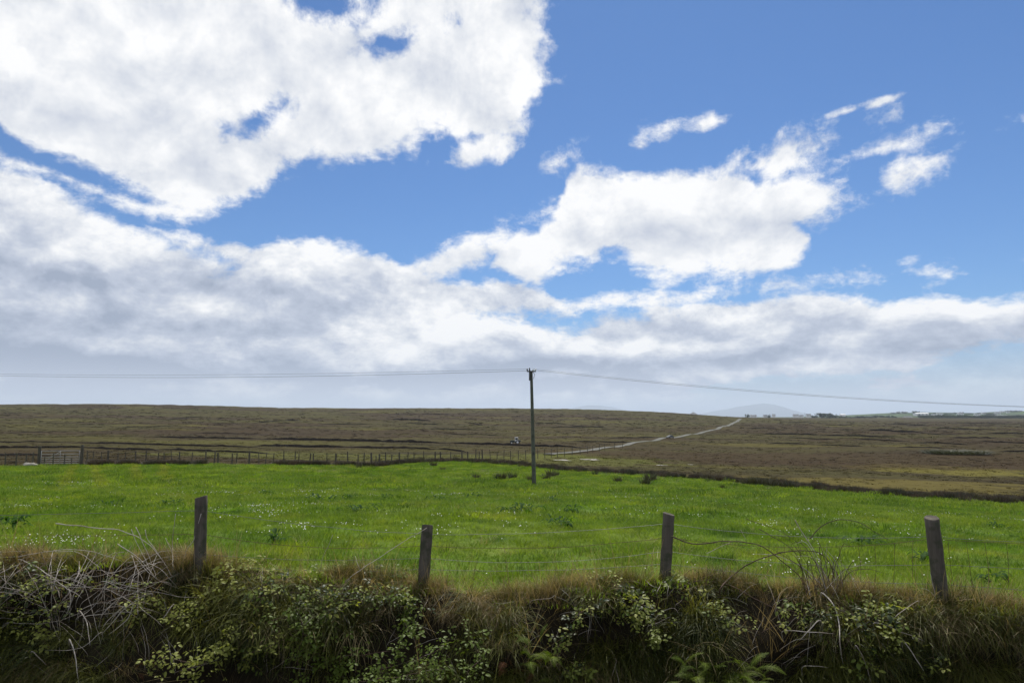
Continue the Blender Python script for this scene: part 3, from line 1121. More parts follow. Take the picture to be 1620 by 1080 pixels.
# --- bare sandy scrapes by the rushes
for px, py, w, lab in ((935, 727, 26, 'pale bare scrape on the moor left of the road line'), (1046, 736, 16, 'small pale bare scrape behind the rush line'), (890, 728, 24, 'thin pale bare streak behind the utility pole foot'),
                       (1094, 735, 11, 'tiny pale bare scrape at the right of the row')):
    c = hit(px, py, 'm')
    rr = w * c.y / FPX * 0.5
    V = []
    for k in range(18):
        a = k * 2 * math.pi / 18
        q = rr * (1 + 0.35 * math.sin(3 * a + px) + 0.2 * math.sin(7 * a))
        x, y = c.x + math.cos(a) * q, c.y + math.sin(a) * q * 1.1
        V.append((x, y, drop(x, y, 'm') + 0.05))
    tag(obj('bare_ground', mesh('bare_ground', V, [list(range(18))], MAT['stone'])), lab, 'bare ground', kind='structure')

# --- rushes: the ragged dark line round the field, and clumps in it
rush = fill(proto_collection('rush'), [blade_mesh('rush', MAT['rush' if i % 2 else 'rushbrown'], 150, 0.22, 0.75, 0.028, 0.22, 0.25, 2, 0.35, seed=60 + i) for i in range(4)])
rp, rs = [], []
for i in range(3600):
    px = random.uniform(630, 1900)
    k = np.interp(px, [t[0] for t in BOUND], [t[1] for t in BOUND])
    D = np.interp(px, [t[0] for t in BOUND], [t[2] for t in BOUND])
    dens = np.interp(px, [630, 720, 800, 900, 1000, 1200, 1500, 1560, 1600, 1700], [0.35, 0.5, 0.95, 0.9, 1, 1, 0.9, 0.5, 0.9, 0.9])
    gap = 0.6 * mnoise.noise(Vector((px * 0.035, 1.7, 0))) + 0.8 * mnoise.noise(Vector((px * 0.17, 4.0, 0)))
    if random.random() > dens or gap < -0.30: continue
    dd = D + random.gauss(0.5, 0.9 + 0.4 * gap)
    c = P(px, k, D)
    x, y = c.x * dd / D, dd
    zz = drop(x, y)
    if zz is None: continue
    rp.append((x, y, zz - 0.05))
    s = random.uniform(0.55, 1.1) * (1 + 0.5 * gap) * (0.8 + 0.25 * D / 60)
    s *= 0.52 + 0.3 * mnoise.noise(Vector((px * 0.3, 2.0, 0)))
    rs.append((s * 1.5, s * 1.5, s))
for a, b in ((440, 670), (150, 330)):      # bank at the foot of the far fence
    for i in range(700 if a > 400 else 500):
        px = random.uniform(a, b)
        D = np.interp(px, [t[0] for t in BOUND], [t[2] for t in BOUND]) + random.uniform(-0.8, 0.9)
        if mnoise.noise(Vector((px * 0.05, 9, 0))) < -0.25: continue
        x = (px - 810) / FPX * D
        zz = drop(x, D)
        rp.append((x, D, zz - 0.05))
        s = random.uniform(0.3, 0.62)
        rs.append((s * 1.8, s * 1.8, s))
scatter('rushes', 'ragged dark line of rushes along the far edge of the field', 'rushes', rp, spin(len(rp), 0.12), rs, RNG.integers(0, 4, len(rp)), rush)

rush_me = [blade_mesh('rush_clump', MAT['rush'], 170, 0.20, 0.55, 0.03, 0.25, 0.3, 2, 0.4, seed=80 + i) for i in range(3)]
RC = [(753, 758, .8, 'rush clump furthest left of the pole foot'), (786, 759, .75, 'narrow rush clump left of the pair near the pole'), (794, 759, 1.0, 'round rush clump just right of a narrow one near the pole'),
      (811, 758, 1.0, 'dark rush clump nearest the pole on its left'), (839, 761, .8, 'low rush clump touching the left of the pole foot'), (864, 759, .9, 'rush clump just right of the pole foot'),
      (872, 755, 1.2, 'wide rush clump behind the one right of the pole'), (880, 754, .8, 'small rush clump at the end of the three right of the pole'), (977, 764, .95, 'lone rush clump midway between pole and the wide pair'),
      (1021, 768, 1.1, 'front rush clump of the close pair right of the pole'), (1028, 763, 1.4, 'broad rear rush clump of the close pair right of the pole'), (1143, 773, .6, 'tiny rush clump left of the rush row'),
      (1180, 767, 1.0, 'first rush clump at the left of the short row'), (1192, 768, 1.3, 'large second rush clump in the short row'), (1205, 769, 1.2, 'third rush clump along the short row'),
      (1221, 771, 1.2, 'fourth rush clump along the short row'), (1238, 772, 1.0, 'last rush clump at the right of the short row'), (686, 738, 1.0, 'rush clump by the pale far patch of grass'),
      (700, 745, .7, 'small rush clump standing alone before the far fence'), (941, 752, .8, 'rush clump just in front of the rush line'), (568, 740, .8, 'rush clump before the far fence posts')]
for i, (px, py, s, lab) in enumerate(RC):
    c = hit(px, py, 'f') or hit(px, py, 'fm')
    o = obj('rush_clump', rush_me[i % 3], loc=c, rot=(0, 0, i * 1.3), scale=(s * 1.2, s * 1.2, s * .95))
    tag(o, lab, 'rushes', 'rush clumps standing in the field')

# gorse bush out on the right moor
o = obj('heather_bush', blade_mesh('heather_bush', MAT['bush'], 1600, 2.6, 1.0, 0.07, 0.5, 0.6, 2, 0.4, seed=5), loc=hit(1513, 717, 'm'), scale=(2.0, 1.6, 0.7))
tag(o, 'low dark green bush spreading on the moor at right', 'bush')


# --- dock plants in the field
def leaf_mesh(name, L, W, mat, fold=0.25, bend=0.5, n=5, wav=0.0):
    V, F = [], []
    for i in range(n + 1):
        t = i / n
        w = W * 0.5 * (math.sin(math.pi * min(1, t * 0.92 + 0.06)) ** 0.75)
        a = bend * t
        y = L * t * math.cos(a * 0.6)
        z = -L * t * math.sin(a * 0.6) * t
        V += [(-w, y, z + w * fold), (0, y, z), (w, y, z + w * fold)]
    for i in range(n):
        for k in range(2):
            a = i * 3 + k
            F.append((a, a + 1, a + 4, a + 3))
    return mesh(name, V, F, mat, True)


dock_leaf = leaf_mesh('leaf', 0.20, 0.062, MAT['dock'], 0.3, 1.3, 4)
DK = [(20, 836, 1.3, 'broad dark dock plant at the far left of the field'), (173, 803, 1.1, 'dock plant left of the second one near the left fence post'), (270, 800, 1.0, 'dock plant just left of the leftmost fence post'),
      (424, 784, 1.1, 'small dock plant right of the leftmost fence post'), (505, 793, 2.0, 'largest silvery dock clump in the middle of the field'), (551, 790, 1.2, 'dark dock clump beside the largest one'),
      (568, 811, 1.5, 'leafy dock clump below the largest one'), (546, 771, 1.2, 'dock clump above and beyond the largest one'), (690, 793, 1.3, 'rounded dock clump above the second fence post'),
      (745, 788, 1.4, 'low wide dock clump left of the utility pole'), (824, 812, 1.8, 'tall bright dock clump below the utility pole'), (876, 795, 1.3, 'yellowing dock clump right of the utility pole'),
      (886, 835, 1.3, 'dock clump halfway between pole foot and third fence post'), (440, 862, .5, 'small dock plant right of the leftmost post near the bank'), (1366, 864, 1.2, 'pale grey green dock clump left of the rightmost post'),
      (1462, 893, .6, 'dock clump at the left of the rightmost post foot'), (1572, 925, .4, 'dark dock plant right of the rightmost post'), (723, 772, .9, 'faint dock clump far out before the pole'),
      (475, 772, .9, 'small far dock clump above the silvery one'), (610, 790, .8, 'dock plant among the mid field clumps'), (905, 812, .8, 'dock plant right below the yellowing one'), (1580, 838, 1.0, 'dock clump near the right edge of the field')]
for i, (px, py, s, lab) in enumerate(DK):
    c = hit(px, py, 'f')
    t = thing('dock_plant', lab, 'dock plant', c, i * 0.7, 'dock plants growing in the field')
    r_ = random.Random(i)
    for k in range(int(14 + 10 * s)):
        a = r_.uniform(0, 6.283)
        q = r_.uniform(0.0, 0.16) * s
        o = obj('leaf', dock_leaf, t, (math.cos(a) * q * 1.7, math.sin(a) * q, 0.03 + r_.uniform(0, 0.10)), (r_.uniform(0.25, 1.15), 0, a - math.pi / 2 + r_.gauss(0, .3)), r_.uniform(0.5, 0.95) * (0.7 + 0.25 * s))


# ------------------------------------------------------------------ utility pole and wires
c = hit(845, 768, 'f')
top = P(840.5, 588, c.y)
H = top.z - c.z
pole = thing('utility_pole', 'tall dark wooden utility pole standing in the green field', 'utility pole', c)
lean = Vector((top.x - c.x, 0, H))
n = 14
shaft = MB().tube([lean * (i / (n - 1)) - Vector((0, 0, 0.3 if i == 0 else 0)) for i in range(n)], [0.125 - 0.045 * i / (n - 1) for i in range(n)], 14)
shaft.build('shaft', MAT['pole'], pole, True)
tp = lean
MB().box(tp + Vector((-0.075, -0.13, -0.26)), (0.13, 0.10, 0.52)).build('switch_box', MAT['darkmetal'], pole)
MB().box(tp + Vector((0.0, -0.10, 0.02)), (0.52, 0.06, 0.07)).build('bracket', MAT['darkmetal'], pole)
WIRE_TOP = []
for dx, dz, m in ((-0.24, 0.10, 'darkmetal'), (-0.10, 0.16, 'darkmetal'), (0.10, 0.07, 'porcelain'), (0.25, 0.06, 'porcelain')):
    b = tp + Vector((dx, -0.10, 0.0))
    ins = MB().tube([b + Vector((0, 0, z)) for z in (0.05, 0.06, 0.08, 0.10, 0.12, 0.14, 0.16 + max(0, dz - 0.07))], [0.012, 0.035, 0.05, 0.028, 0.045, 0.04, 0.012], 10)
    ins.build('insulator', MAT[m], pole, True)
MB().tube([tp + Vector((0.09, -0.10, -0.02)), tp + Vector((0.20, -0.14, -0.16)), tp + Vector((0.12, -0.14, -0.42))], 0.014, 6).build('jumper_cable', MAT['darkmetal'], pole)
MB().box(lean * 0.28 + Vector((0, -0.118, 0)), (0.12, 0.012, 0.16)).build('number_plate', MAT['darkmetal'], pole)
topw = c + tp


def wire_span(label, a, b, sag, rad):
    q = []
    for i in range(41):
        t = i / 40
        p = a.lerp(b, t)
        p.z -= 4 * sag * t * (1 - t)
        q.append(p)
    o = MB().tube(q, rad, 5).build('overhead_wire', MAT['darkmetal'], None, True)
    tag(o, label, 'overhead wire', 'overhead wires carried by the utility pole')


wl = P(-60, 592, 58)
wr = P(1690, 645, 44)
wire_span('upper overhead wire running left from the pole top', topw + Vector((-0.10, -0.10, 0.17)), wl + Vector((0, 0, 0.10)), 0.25, 0.007)
wire_span('lower overhead wire running left from the pole top', topw + Vector((-0.24, -0.10, 0.06)), wl + Vector((0, 0, -0.02)), 0.32, 0.009)
wire_span('upper overhead wire running right from the pole top', topw + Vector((0.10, -0.10, 0.17)), wr + Vector((0, 0, 0.0)), 0.34, 0.006)
wire_span('lower overhead wire running right from the pole top', topw + Vector((0.25, -0.10, 0.08)), wr + Vector((0, 0, -0.02)), 0.36, 0.009)

# ------------------------------------------------------------------ fence on the bank
fence = thing('wire_fence', 'wire fence on four leaning round wooden posts along the bank top', 'fence', P(810, 940, 5.7))
F0 = Vector(fence.location)
POSTS = [(318, 786, 316, 900, 5.75, 18, 0), (676, 831, 668, 945, 5.72, 17.5, 0), (1058, 813, 1052, 915, 5.70, 17.5, 0), (1474, 819, 1491, 958, 5.30, 20, 1)]
FP = []
PL = ['upright round fence post with a pale lit right edge', 'short round fence post sunk in straw grass', 'dark round fence post beside arching bramble canes', 'dark fence post leaning to the left']
for i, (tx, ty, bx, by, D, w, sq) in enumerate(POSTS):
    a, b = P(tx, ty, D), P(bx, by, D)
    b = b + (b - a).normalized() * 0.18
    r = w * D / FPX * 0.5
    m = MB()
    k = 12
    path = [b.lerp(a, t) for t in np.linspace(0, 1, k)]
    sides = 16
    for j, p_ in enumerate(path + [a + (a - b).normalized() * 0.004]):
        rr = r * (1 + 0.035 * math.sin(j * 2.1 + i)) * (0.93 if j == k else 1)
        for s in range(sides):
            an = 2 * math.pi * s / sides
            q = rr * (1 + 0.03 * math.sin(5 * an + i * 2) + 0.02 * math.sin(9 * an + j * .3))
            m.v.append(p_ - F0 + Vector((math.cos(an) * q, math.sin(an) * q, (0.012 * math.cos(an + i * 1.7) if j >= k - 1 else 0))))
    for j in range(k):
        for s in range(sides):
            s2 = (s + 1) % sides
            m.f.append((j * sides + s, j * sides + s2, (j + 1) * sides + s2, (j + 1) * sides + s))
    m.f.append([k * sides + s for s in range(sides)])
    o = m.build('fence_post', MAT['post'], fence)
    o.data.shade_auto_smooth() if False else None
    for pl in o.data.polygons:
        pl.use_smooth = len(pl.vertices) == 4
    o['label'] = PL[i]
    FP.append((a, b, r))
ends = [P(-420, 855, 6.4), P(2150, 880, 4.9)]


def on_post(i, py):
    if i < 0: return ends[0] + Vector((0, 0, (855 - py) * 6.4 / FPX))
    if i > 3: return ends[1] + Vector((0, 0, (880 - py) * 4.9 / FPX))
    a, b, r = FP[i]
    tx, ty, bx, by, D, w, sq = POSTS[i]
    t = (py - ty) / (by - ty)
    A = P(tx + (bx - tx) * t, py, D)
    return A + Vector((0, r * 0.9, 0))


# strands as (row heights at each post and the two ends), sag in metres, material
ROWS = [([818, 808, 846, 829, 850, 862], (.02, .03, .03, .05, .04), 'wire'), ([838, 846, 864, 851, 854, 872], (.03, .06, .05, .07, .02), 'rustwire'), ([868, 878, 884, 873, 894, 905], (.03, .03, .06, .05, .03), 'wire'),
        ([892, 894, 902, 893, 926, 940], (.02, .03, .03, .03, .03), 'wire')]
strands = []
for ys, sg, m in ROWS:
    q = []
    for i in range(-1, 4):
        a, b = on_post(i, ys[i + 1]), on_post(i + 1, ys[i + 2])
        for k in range(14):
            t = k / 14
            p_ = a.lerp(b, t)
            p_.z -= 4 * sg[i + 1] * t * (1 - t)
            p_.z += 0.006 * mnoise.noise(Vector((p_.x * 3, ys[1], 0)))
            q.append(p_)
    q.append(on_post(4, ys[5]))
    strands.append(q)
    MB().tube([p_ - F0 for p_ in q], 0.0016, 5).build('wire_strand', MAT[m], fence, True)


def strand_at(q, x):
    X = [p_.x for p_ in q]
    return Vector((x, np.interp(x, X, [p_.y for p_ in q]), np.interp(x, X, [p_.z for p_ in q])))


x0, x1 = P(1220, 860, 5.5).x, P(1760, 860, 5.2).x
x = x0
stay = 0
while x < x1:
    pts_ = [strand_at(q, x + 0.012 * math.sin(7 * x + j * 1.3)) for j, q in enumerate(strands[1:])]
    MB().tube([p_ - F0 for p_ in spline(pts_, 4)], 0.0016, 4).build('stay_wire', MAT['rustwire'], fence)
    x += 0.128 + random.uniform(-0.02, 0.02)
# staples
for i in range(4):
    for ys, sg, m in ROWS[:3]:
        p_ = on_post(i, ys[i + 1]) - F0
        MB().tube([p_ + Vector((-0.012, 0.002, 0)), p_ + Vector((0, 0.008, 0)), p_ + Vector((0.012, 0.002, 0))], 0.002, 4).build('staple', MAT['wire'], fence)

# ------------------------------------------------------------------ far fence, gate
FF = [(-40, 738, 57), (28, 737, 57.2), (60, 735, 57.2)]
gate_D = 58.0
ffp = []


def ground_at_px(px, D):
    x = (px - 810) / FPX * D * 1.006
    return Vector((x, D, drop(x, D)))


far1 = thing('wire_fence', 'far wire fence of thin dark posts running right from the metal gate', 'fence', ground_at_px(300, 60))
O1 = Vector(far1.location)
post_me = {}
line1 = [(150, 58.6), (250, 60.5), (400, 62.5), (520, 63.2), (600, 64.5), (660, 73), (720, 85), (780, 87)]
pxs = []
px = 150.0
while px < 780:
    pxs.append(px)
    px += random.choice((7, 11, 13, 16, 19, 23)) * random.uniform(.9, 1.1) * (0.9 if px < 600 else 0.75)
tops1 = []
for i, px in enumerate(pxs):
    D = np.interp(px, [a for a, b in line1], [b for a, b in line1])
    g = ground_at_px(px, D)
    h = random.uniform(0.95, 1.25)
    ln = Vector((random.gauss(0, 0.05), 0, h))
    r = random.choice((0.04, 0.05, 0.05, 0.06, 0.085))
    MB().tube([g - O1 + Vector((0, 0, -0.1)), g - O1 + ln * 0.5, g - O1 + ln], [r, r * 0.97, r * 0.92], 6).build('fence_post', MAT['post'], far1)
    tops1.append((g, ln))
for f in (0.35, 0.62, 0.9):
    MB().tube([g - O1 + ln * f for g, ln in tops1], 0.007, 4).build('wire_strand', MAT['wire'], far1)

far2 = thing('wire_fence', 'distant wire fence following the near end of the moor road', 'fence', ground_at_px(900, 90))
O2 = Vector(far2.location)
tops2 = []
for i, (px, py) in enumerate([(786, 729), (797, 728), (808, 727), (820, 727), (832, 726), (851, 725), (862, 724), (872, 723.5), (882, 722.5), (893, 721.5), (905, 720), (918, 718.5), (930, 717), (938, 716), (948, 714.5), (957, 713), (972, 711), (985, 709)]):
    g = hit(px, py, 'm')
    h = random.uniform(1.0, 1.3)
    ln = Vector((random.gauss(0, 0.05), 0, h))
    MB().tube([g - O2 + Vector((0, 0, -0.1)), g - O2 + ln], [0.045, 0.04], 6).build('fence_post', MAT['post'], far2)
    tops2.append((g, ln))
for f in (0.5, 0.9):
    MB().tube([g - O2 + ln * f for g, ln in tops2], 0.008, 4).build('wire_strand', MAT['wire'], far2)

far3 = thing('wire_fence', 'far wire fence left of the metal gate at the field edge', 'fence', ground_at_px(20, 57))
O3 = Vector(far3.location)
tops3 = []
for px in (-46, -18, 3, 24, 40, 55, 66):
    g = ground_at_px(px, 57.0)
    ln = Vector((random.gauss(0, 0.04), 0, random.uniform(1.0, 1.3)))
    MB().tube([g - O3 + Vector((0, 0, -0.1)), g - O3 + ln], [0.065, 0.055], 6).build('fence_post', MAT['post'], far3)
    tops3.append((g, ln))
for f in (0.4, 0.65, 0.9):
    MB().tube([g - O3 + ln * f for g, ln in tops3], 0.008, 4).build('wire_strand', MAT['wire'], far3)
far4 = thing('wire_fence', 'thin wire fence with small posts passing in front of the metal gate', 'fence', ground_at_px(108, 56.4))
O4 = Vector(far4.location)
tops4 = []
for px, h in ((84, 0.75), (97.5, 1.05), (115, 0.95), (126, 0.7)):
    g = ground_at_px(px, 56.3)
    ln = Vector((0.02, 0, h))
    MB().tube([g - O4 + Vector((0, 0, -0.1)), g - O4 + ln], [0.05, 0.045], 6).build('fence_post', MAT['post'], far4)
    tops4.append((g, ln))
MB().tube([g - O4 + ln * 0.8 for g, ln in tops4], 0.007, 4).build('wire_strand', MAT['wire'], far4)

ga, gb = ground_at_px(78.5, gate_D), ground_at_px(138, gate_D + 0.6)
zb = max(ga.z, gb.z) + 0.12
gate = thing('field_gate', 'grey galvanised five bar gate between two thick wooden posts', 'gate', (ga + gb) * 0.5)
OG = Vector(gate.location)
A, B = Vector((ga.x, ga.y, zb)) - OG, Vector((gb.x, gb.y, zb)) - OG
for i, f in enumerate((0.0, 0.16, 0.33, 0.52, 0.75, 1.02)):
    MB().tube([A + Vector((0, 0, f)), B + Vector((0, 0, f))], 0.028, 8).build('gate_bar', MAT['gate'], gate, True)
for t in (0.0, 0.5, 1.0):
    q = A.lerp(B, t)
    MB().tube([q + Vector((0, -0.036 if t == 0.5 else 0, -0.02)), q + Vector((0, -0.036 if t == 0.5 else 0, 1.04))], 0.03 if t != 0.5 else 0.02, 8).build('gate_upright', MAT['gate'], gate, True)
MB().tube([A + Vector((0, 0.04, 0.03)), A.lerp(B, 0.5) + Vector((0, 0.04, 1.0))], 0.022, 6).build('gate_brace', MAT['gate'], gate, True)
for q, h in ((A - Vector((0.16, 0, 0)), 1.45), (B + Vector((0.2, 0, 0)), 1.5)):
    MB().tube([q + Vector((0, 0, -0.4)), q + Vector((0, 0, h))], [0.12, 0.115], 12).build('gate_post', MAT['post'], gate)
MB().box(A + Vector((-0.08, 0, 0.2)), (0.12, 0.04, 0.06)).build('hinge', MAT['darkmetal'], gate)
# pale stones by the gate
for i, (px, s, lab) in enumerate(((57.5, .30, 'largest pale stone of the heap left of the gate'), (62, .24, 'pale stone in the middle of the heap left of the gate'), (67, .25, 'rounded pale stone next to the left gate post'), (71.5, .18, 'smallest pale stone against the left gate post'))):
    g = ground_at_px(px, 56.5)
    bm = bmesh.new()
    bmesh.ops.create_icosphere(bm, subdivisions=2, radius=s)
    for v in bm.verts:
        v.co *= 1 + 0.35 * mnoise.noise(v.co * 3 + Vector((i * 5, 0, 0)))
        v.co.z *= 0.7
    me = bpy.data.meshes.new('stone')
    bm.to_mesh(me)
    bm.free()
    me.materials.append(MAT['stone'])
    tag(obj('stone', me, loc=g + Vector((0, 0, s * 0.4))), lab, 'stone', 'pale stones beside the gate')
#--PART3--
# ------------------------------------------------------------------ vegetation of the bank


def drape_mesh(name, mat, n, h, w, spread, lean, curl, seg=4, seed=0, dsp=0.7, hv=0.45):
    """a tuft whose blades rise, lean towards -Y and hang over"""
    r_ = random.Random(seed)
    V, F = [], []
    for i in range(n):
        p = Vector((r_.gauss(0, spread), r_.gauss(0, spread * 0.6), -0.03))
        d = -math.pi / 2 + r_.gauss(0, dsp)
        L = h * (1 + r_.uniform(-hv, hv))
        ang = lean + r_.gauss(0, 0.3)
        side = Vector((-math.sin(d), math.cos(d), r_.uniform(-.3, .3)))
        cu = curl * r_.uniform(0.5, 1.4)
        wk = w * r_.choice((0.6, 0.8, 1.0, 1.3, 1.9))
        b = len(V)
        for k in range(seg + 1):
            ww = wk * (1 - (k / seg)) ** 0.6 * 0.5
            if k == seg:
                V.append(p.copy())
            else:
                V += [p - side * ww, p + side * ww]
            p = p + Vector((math.cos(d) * math.sin(ang), math.sin(d) * math.sin(ang), math.cos(ang))) * (L / seg)
            ang += cu / seg
        for k in range(seg - 1):
            F.append((b + 2 * k, b + 2 * k + 1, b + 2 * k + 3, b + 2 * k + 2))
        k = seg - 1
        F.append((b + 2 * k, b + 2 * k + 1, b + 2 * k + 2))
    return mesh(name, V, F, mat)


def bank_pt(x, t):
    """a point of the bank: t = 0 at the crest, 1 at the foot (by height)"""
    y0 = crest_y(x)
    for y in np.linspace(y0 + 0.05, y0 - 1.4, 2):
        pass
    z = crest_z(x) - t
    loc = BV_BANK.ray_cast(Vector((x, y0 - 3.0, z)), Vector((0, 1, 0)))[0]
    return loc


crestc = fill(proto_collection('crest_tuft'),
              [drape_mesh('crest_tuft', MAT['straw'], 75, 0.20, 0.0030, 0.06, 0.25, 1.3, 4, s, 1.4) for s in range(3)] +
              [drape_mesh('crest_tuft', MAT['olive'], 65, 0.19, 0.0034, 0.07, 0.25, 1.2, 4, 10 + s, 1.4) for s in range(2)])
pts_c, sc_c, ix_c, rt_c = [], [], [], []
x = -10.0
while x < 10:
    for k in range(10):
        xx = x + random.uniform(0, 0.06)
        yy = crest_y(xx) + random.gauss(0.03, 0.085)
        zz = drop(xx, yy, 'bf')
        if zz is None: continue
        cl = mnoise.noise(Vector((xx * 1.3, 3.0, 0))) + 0.5 * mnoise.noise(Vector((xx * 3.7, 8.0, yy * 3)))
        behind = yy - crest_y(xx)
        if behind > 0.16 + 0.1 * cl and random.random() < 0.75: continue
        if cl < -0.12 and random.random() < 0.75: continue
        dry = random.random() < 0.46 + 0.45 * cl
        pts_c.append((xx, yy, zz - 0.01))
        s = random.uniform(0.4, 0.85) * (1 + 0.65 * cl)
        sc_c.append((s, s, s))
        ix_c.append(random.randint(0, 2) if dry else random.randint(3, 4))
        rt_c.append((random.gauss(0, .15), random.gauss(0, .15), random.gauss(0, 0.9)))
    x += 0.06
scatter('crest_grass', 'dry straw coloured grass fringing the top of the bank', 'grass', pts_c, rt_c, sc_c, ix_c, crestc)

facec = fill(proto_collection('face_tuft'),
             [drape_mesh('face_tuft', MAT['olive'], 80, 0.27, 0.0034, 0.07, 0.75, 2.0, 5, 30 + s, 0.7) for s in range(3)] +
             [drape_mesh('face_tuft', MAT['straw'], 70, 0.26, 0.0030, 0.07, 0.8, 2.0, 5, 40 + s, 0.8) for s in range(2)])
pts_c, sc_c, ix_c, rt_c = [], [], [], []
for i in range(6500):
    xx = random.uniform(-9, 9)
    t = random.uniform(0.0, 1.0)
    q = bank_pt(xx, t)
    if q is None: continue
    g = mnoise.noise(Vector((xx * 1.4, t * 2.2, 1.0))) + 0.5 * mnoise.noise(Vector((xx * 4, t * 5, 7.0)))
    if g < -0.03: continue
    if xx < -0.2 and t > 0.12 and random.random() < 0.62: continue      # brambles crowd the grass out here
    if 1.7 < xx < 3.0 and t > 0.1 and random.random() < 0.5: continue
    pts_c.append(q)
    s = random.uniform(0.5, 1.05) * (1 + 0.5 * g)
    sc_c.append((s, s, s))
    dry = random.random() < (0.14 if t > 0.15 else 0.4) + 0.3 * mnoise.noise(Vector((xx * 0.9, t * 1.6, 20)))
    ix_c.append(random.randint(3, 4) if dry else random.randint(0, 2))
    rt_c.append((random.gauss(0, .2), random.gauss(0, .2), random.gauss(0, 0.5)))
scatter('bank_grass', 'long rough grass hanging down the shaded face of the bank', 'grass', pts_c, rt_c, sc_c, ix_c, facec)

stalk = fill(proto_collection('stalk'), [blade_mesh('stalk', MAT['straw'], 7, 0.05, 0.34, 0.0035, 0.3, 0.4, 4, 0.4, seed=90 + i) for i in range(3)])
pts_c = []
for i in range(420):
    xx = random.uniform(-9, 9)
    yy = crest_y(xx) + random.gauss(-0.03, 0.12)
    zz = drop(xx, yy, 'bf')
    if zz is not None: pts_c.append((xx, yy, zz))
for i in range(700):
    xx = random.uniform(-9, 9)
    q = bank_pt(xx, random.uniform(0.1, 1.0))
    if q is not None: pts_c.append(q)
scatter('grass_stalks', 'thin pale grass stalks standing up from the bank', 'grass', pts_c, spin(len(pts_c), 0.35), u3(RNG.uniform(0.5, 1.2, len(pts_c))), RNG.integers(0, 3, len(pts_c)), stalk)


def hb(px, py, off=0.05):
    """a point off the bank face (or its crest) towards the eye"""
    h = hit(px, py, 'b')
    if h is None:
        h = P(px, py, float(crest_y((px - 810) / FPX * 5.6)))
        return h
    return h + (EYE - h).normalized() * off


def hit_bank_from(p_):
    """where a cane goes into the bank behind and below its lowest free point"""
    d = (p_ - EYE).normalized() + Vector((0, 0, -0.35))
    h_ = BV_BANK.ray_cast(p_, d.normalized(), 0.6)[0]
    return h_ + d.normalized() * 0.03 if h_ is not None else None


def cane_part(parent, path, r0, r1, mat, name='cane', n=6, sides=6, root=True):
    O = Vector(parent.location)
    r0, r1 = r0 * 0.72, min(r1 * 0.65, 0.0026)
    if root:
        h_ = hit_bank_from(path[0])
        if h_ is not None: path = [h_] + list(path)
    sp = spline(path, n)
    m_ = len(sp)
    jit = 0.0055
    q = []
    for i, p_ in enumerate(sp):
        q.append(p_ - O + Vector((mnoise.noise(p_ * 14) * jit, mnoise.noise(p_ * 9 + Vector((5, 5, 5))) * jit, mnoise.noise(p_ * 9 + Vector((9, 1, 5))) * jit * 1.5)))
    MB().tube(q, [(r0 + (r1 - r0) * i / (m_ - 1)) * min(1.0, (m_ - 1 - i) / 4 + 0.3) * (1 + 0.12 * math.sin(i * 2.7)) for i in range(m_)], sides).build(name, mat, parent, True)
    return sp


def trifoliate(name, mat, size, seed):
    """three toothed leaflets on a short stalk, lying roughly flat"""
    r_ = random.Random(seed)
    V, F = [], []
    for a, off, L in ((0, 0.030, 1.0), (1.25, 0.012, 0.82), (-1.25, 0.012, 0.82)):
        L = L * size * r_.uniform(0.9, 1.1)
        W = L * 0.68
        n = 6
        tilt = r_.uniform(-0.25, 0.2)
        b = len(V)
        for i in range(n + 1):
            t = i / n
            w = W * 0.5 * (math.sin(math.pi * (t * 0.93 + 0.05)) ** 0.7) * (1 if i % 2 else 0.88)
            y = off + L * t
            z = -L * 0.28 * t * t + tilt * L * t
            for k in (-1, 0, 1):
                x_ = k * w
                zz = z + abs(k) * w * 0.30
                V.append((x_ * math.cos(a) - y * math.sin(a), x_ * math.sin(a) + y * math.cos(a), zz))
        for i in range(n):
            for k in range(2):
                c_ = b + i * 3 + k
                F.append((c_, c_ + 1, c_ + 4, c_ + 3))
    return mesh(name, V, F, mat, True)


LEAF = [trifoliate('leaf', MAT['bramble'], 0.047, s) for s in range(5)] + [trifoliate('leaf', MAT['bramble_dark'], 0.05, 20 + s) for s in range(2)]


LEAF_N, LEAF_MORE = {}, {}


def leaf_at(parent, p_, s, rnd, name='leaf'):
    nz = Vector((rnd.gauss(0, .38), -0.30 + rnd.gauss(0, .35), 1)).normalized()
    q = nz.to_track_quat('Z', 'Y')
    LEAF_N[parent] = LEAF_N.get(parent, 0) + 1
    if LEAF_N[parent] > 285:
        from mathutils import Matrix, Quaternion as Q_
        mt = Matrix.Translation(p_ - Vector(parent.location)) @ (q @ Q_((0, 0, 1), rnd.uniform(0, 6.283))).to_matrix().to_4x4() @ Matrix.Scale(s, 4)
        me_ = LEAF[rnd.randrange(5)]
        mb_ = LEAF_MORE.setdefault(parent, MB())
        b_ = len(mb_.v)
        mb_.v += [mt @ v.co for v in me_.vertices]
        mb_.f += [[b_ + i for i in pl.vertices] for pl in me_.polygons]
        return
    o = obj(name, LEAF[rnd.randrange(7)], parent, p_ - Vector(parent.location), None, s)
    o.rotation_mode = 'QUATERNION'
    from mathutils import Quaternion
    o.rotation_quaternion = q @ Quaternion((0, 0, 1), rnd.uniform(0, 6.283))
    return o


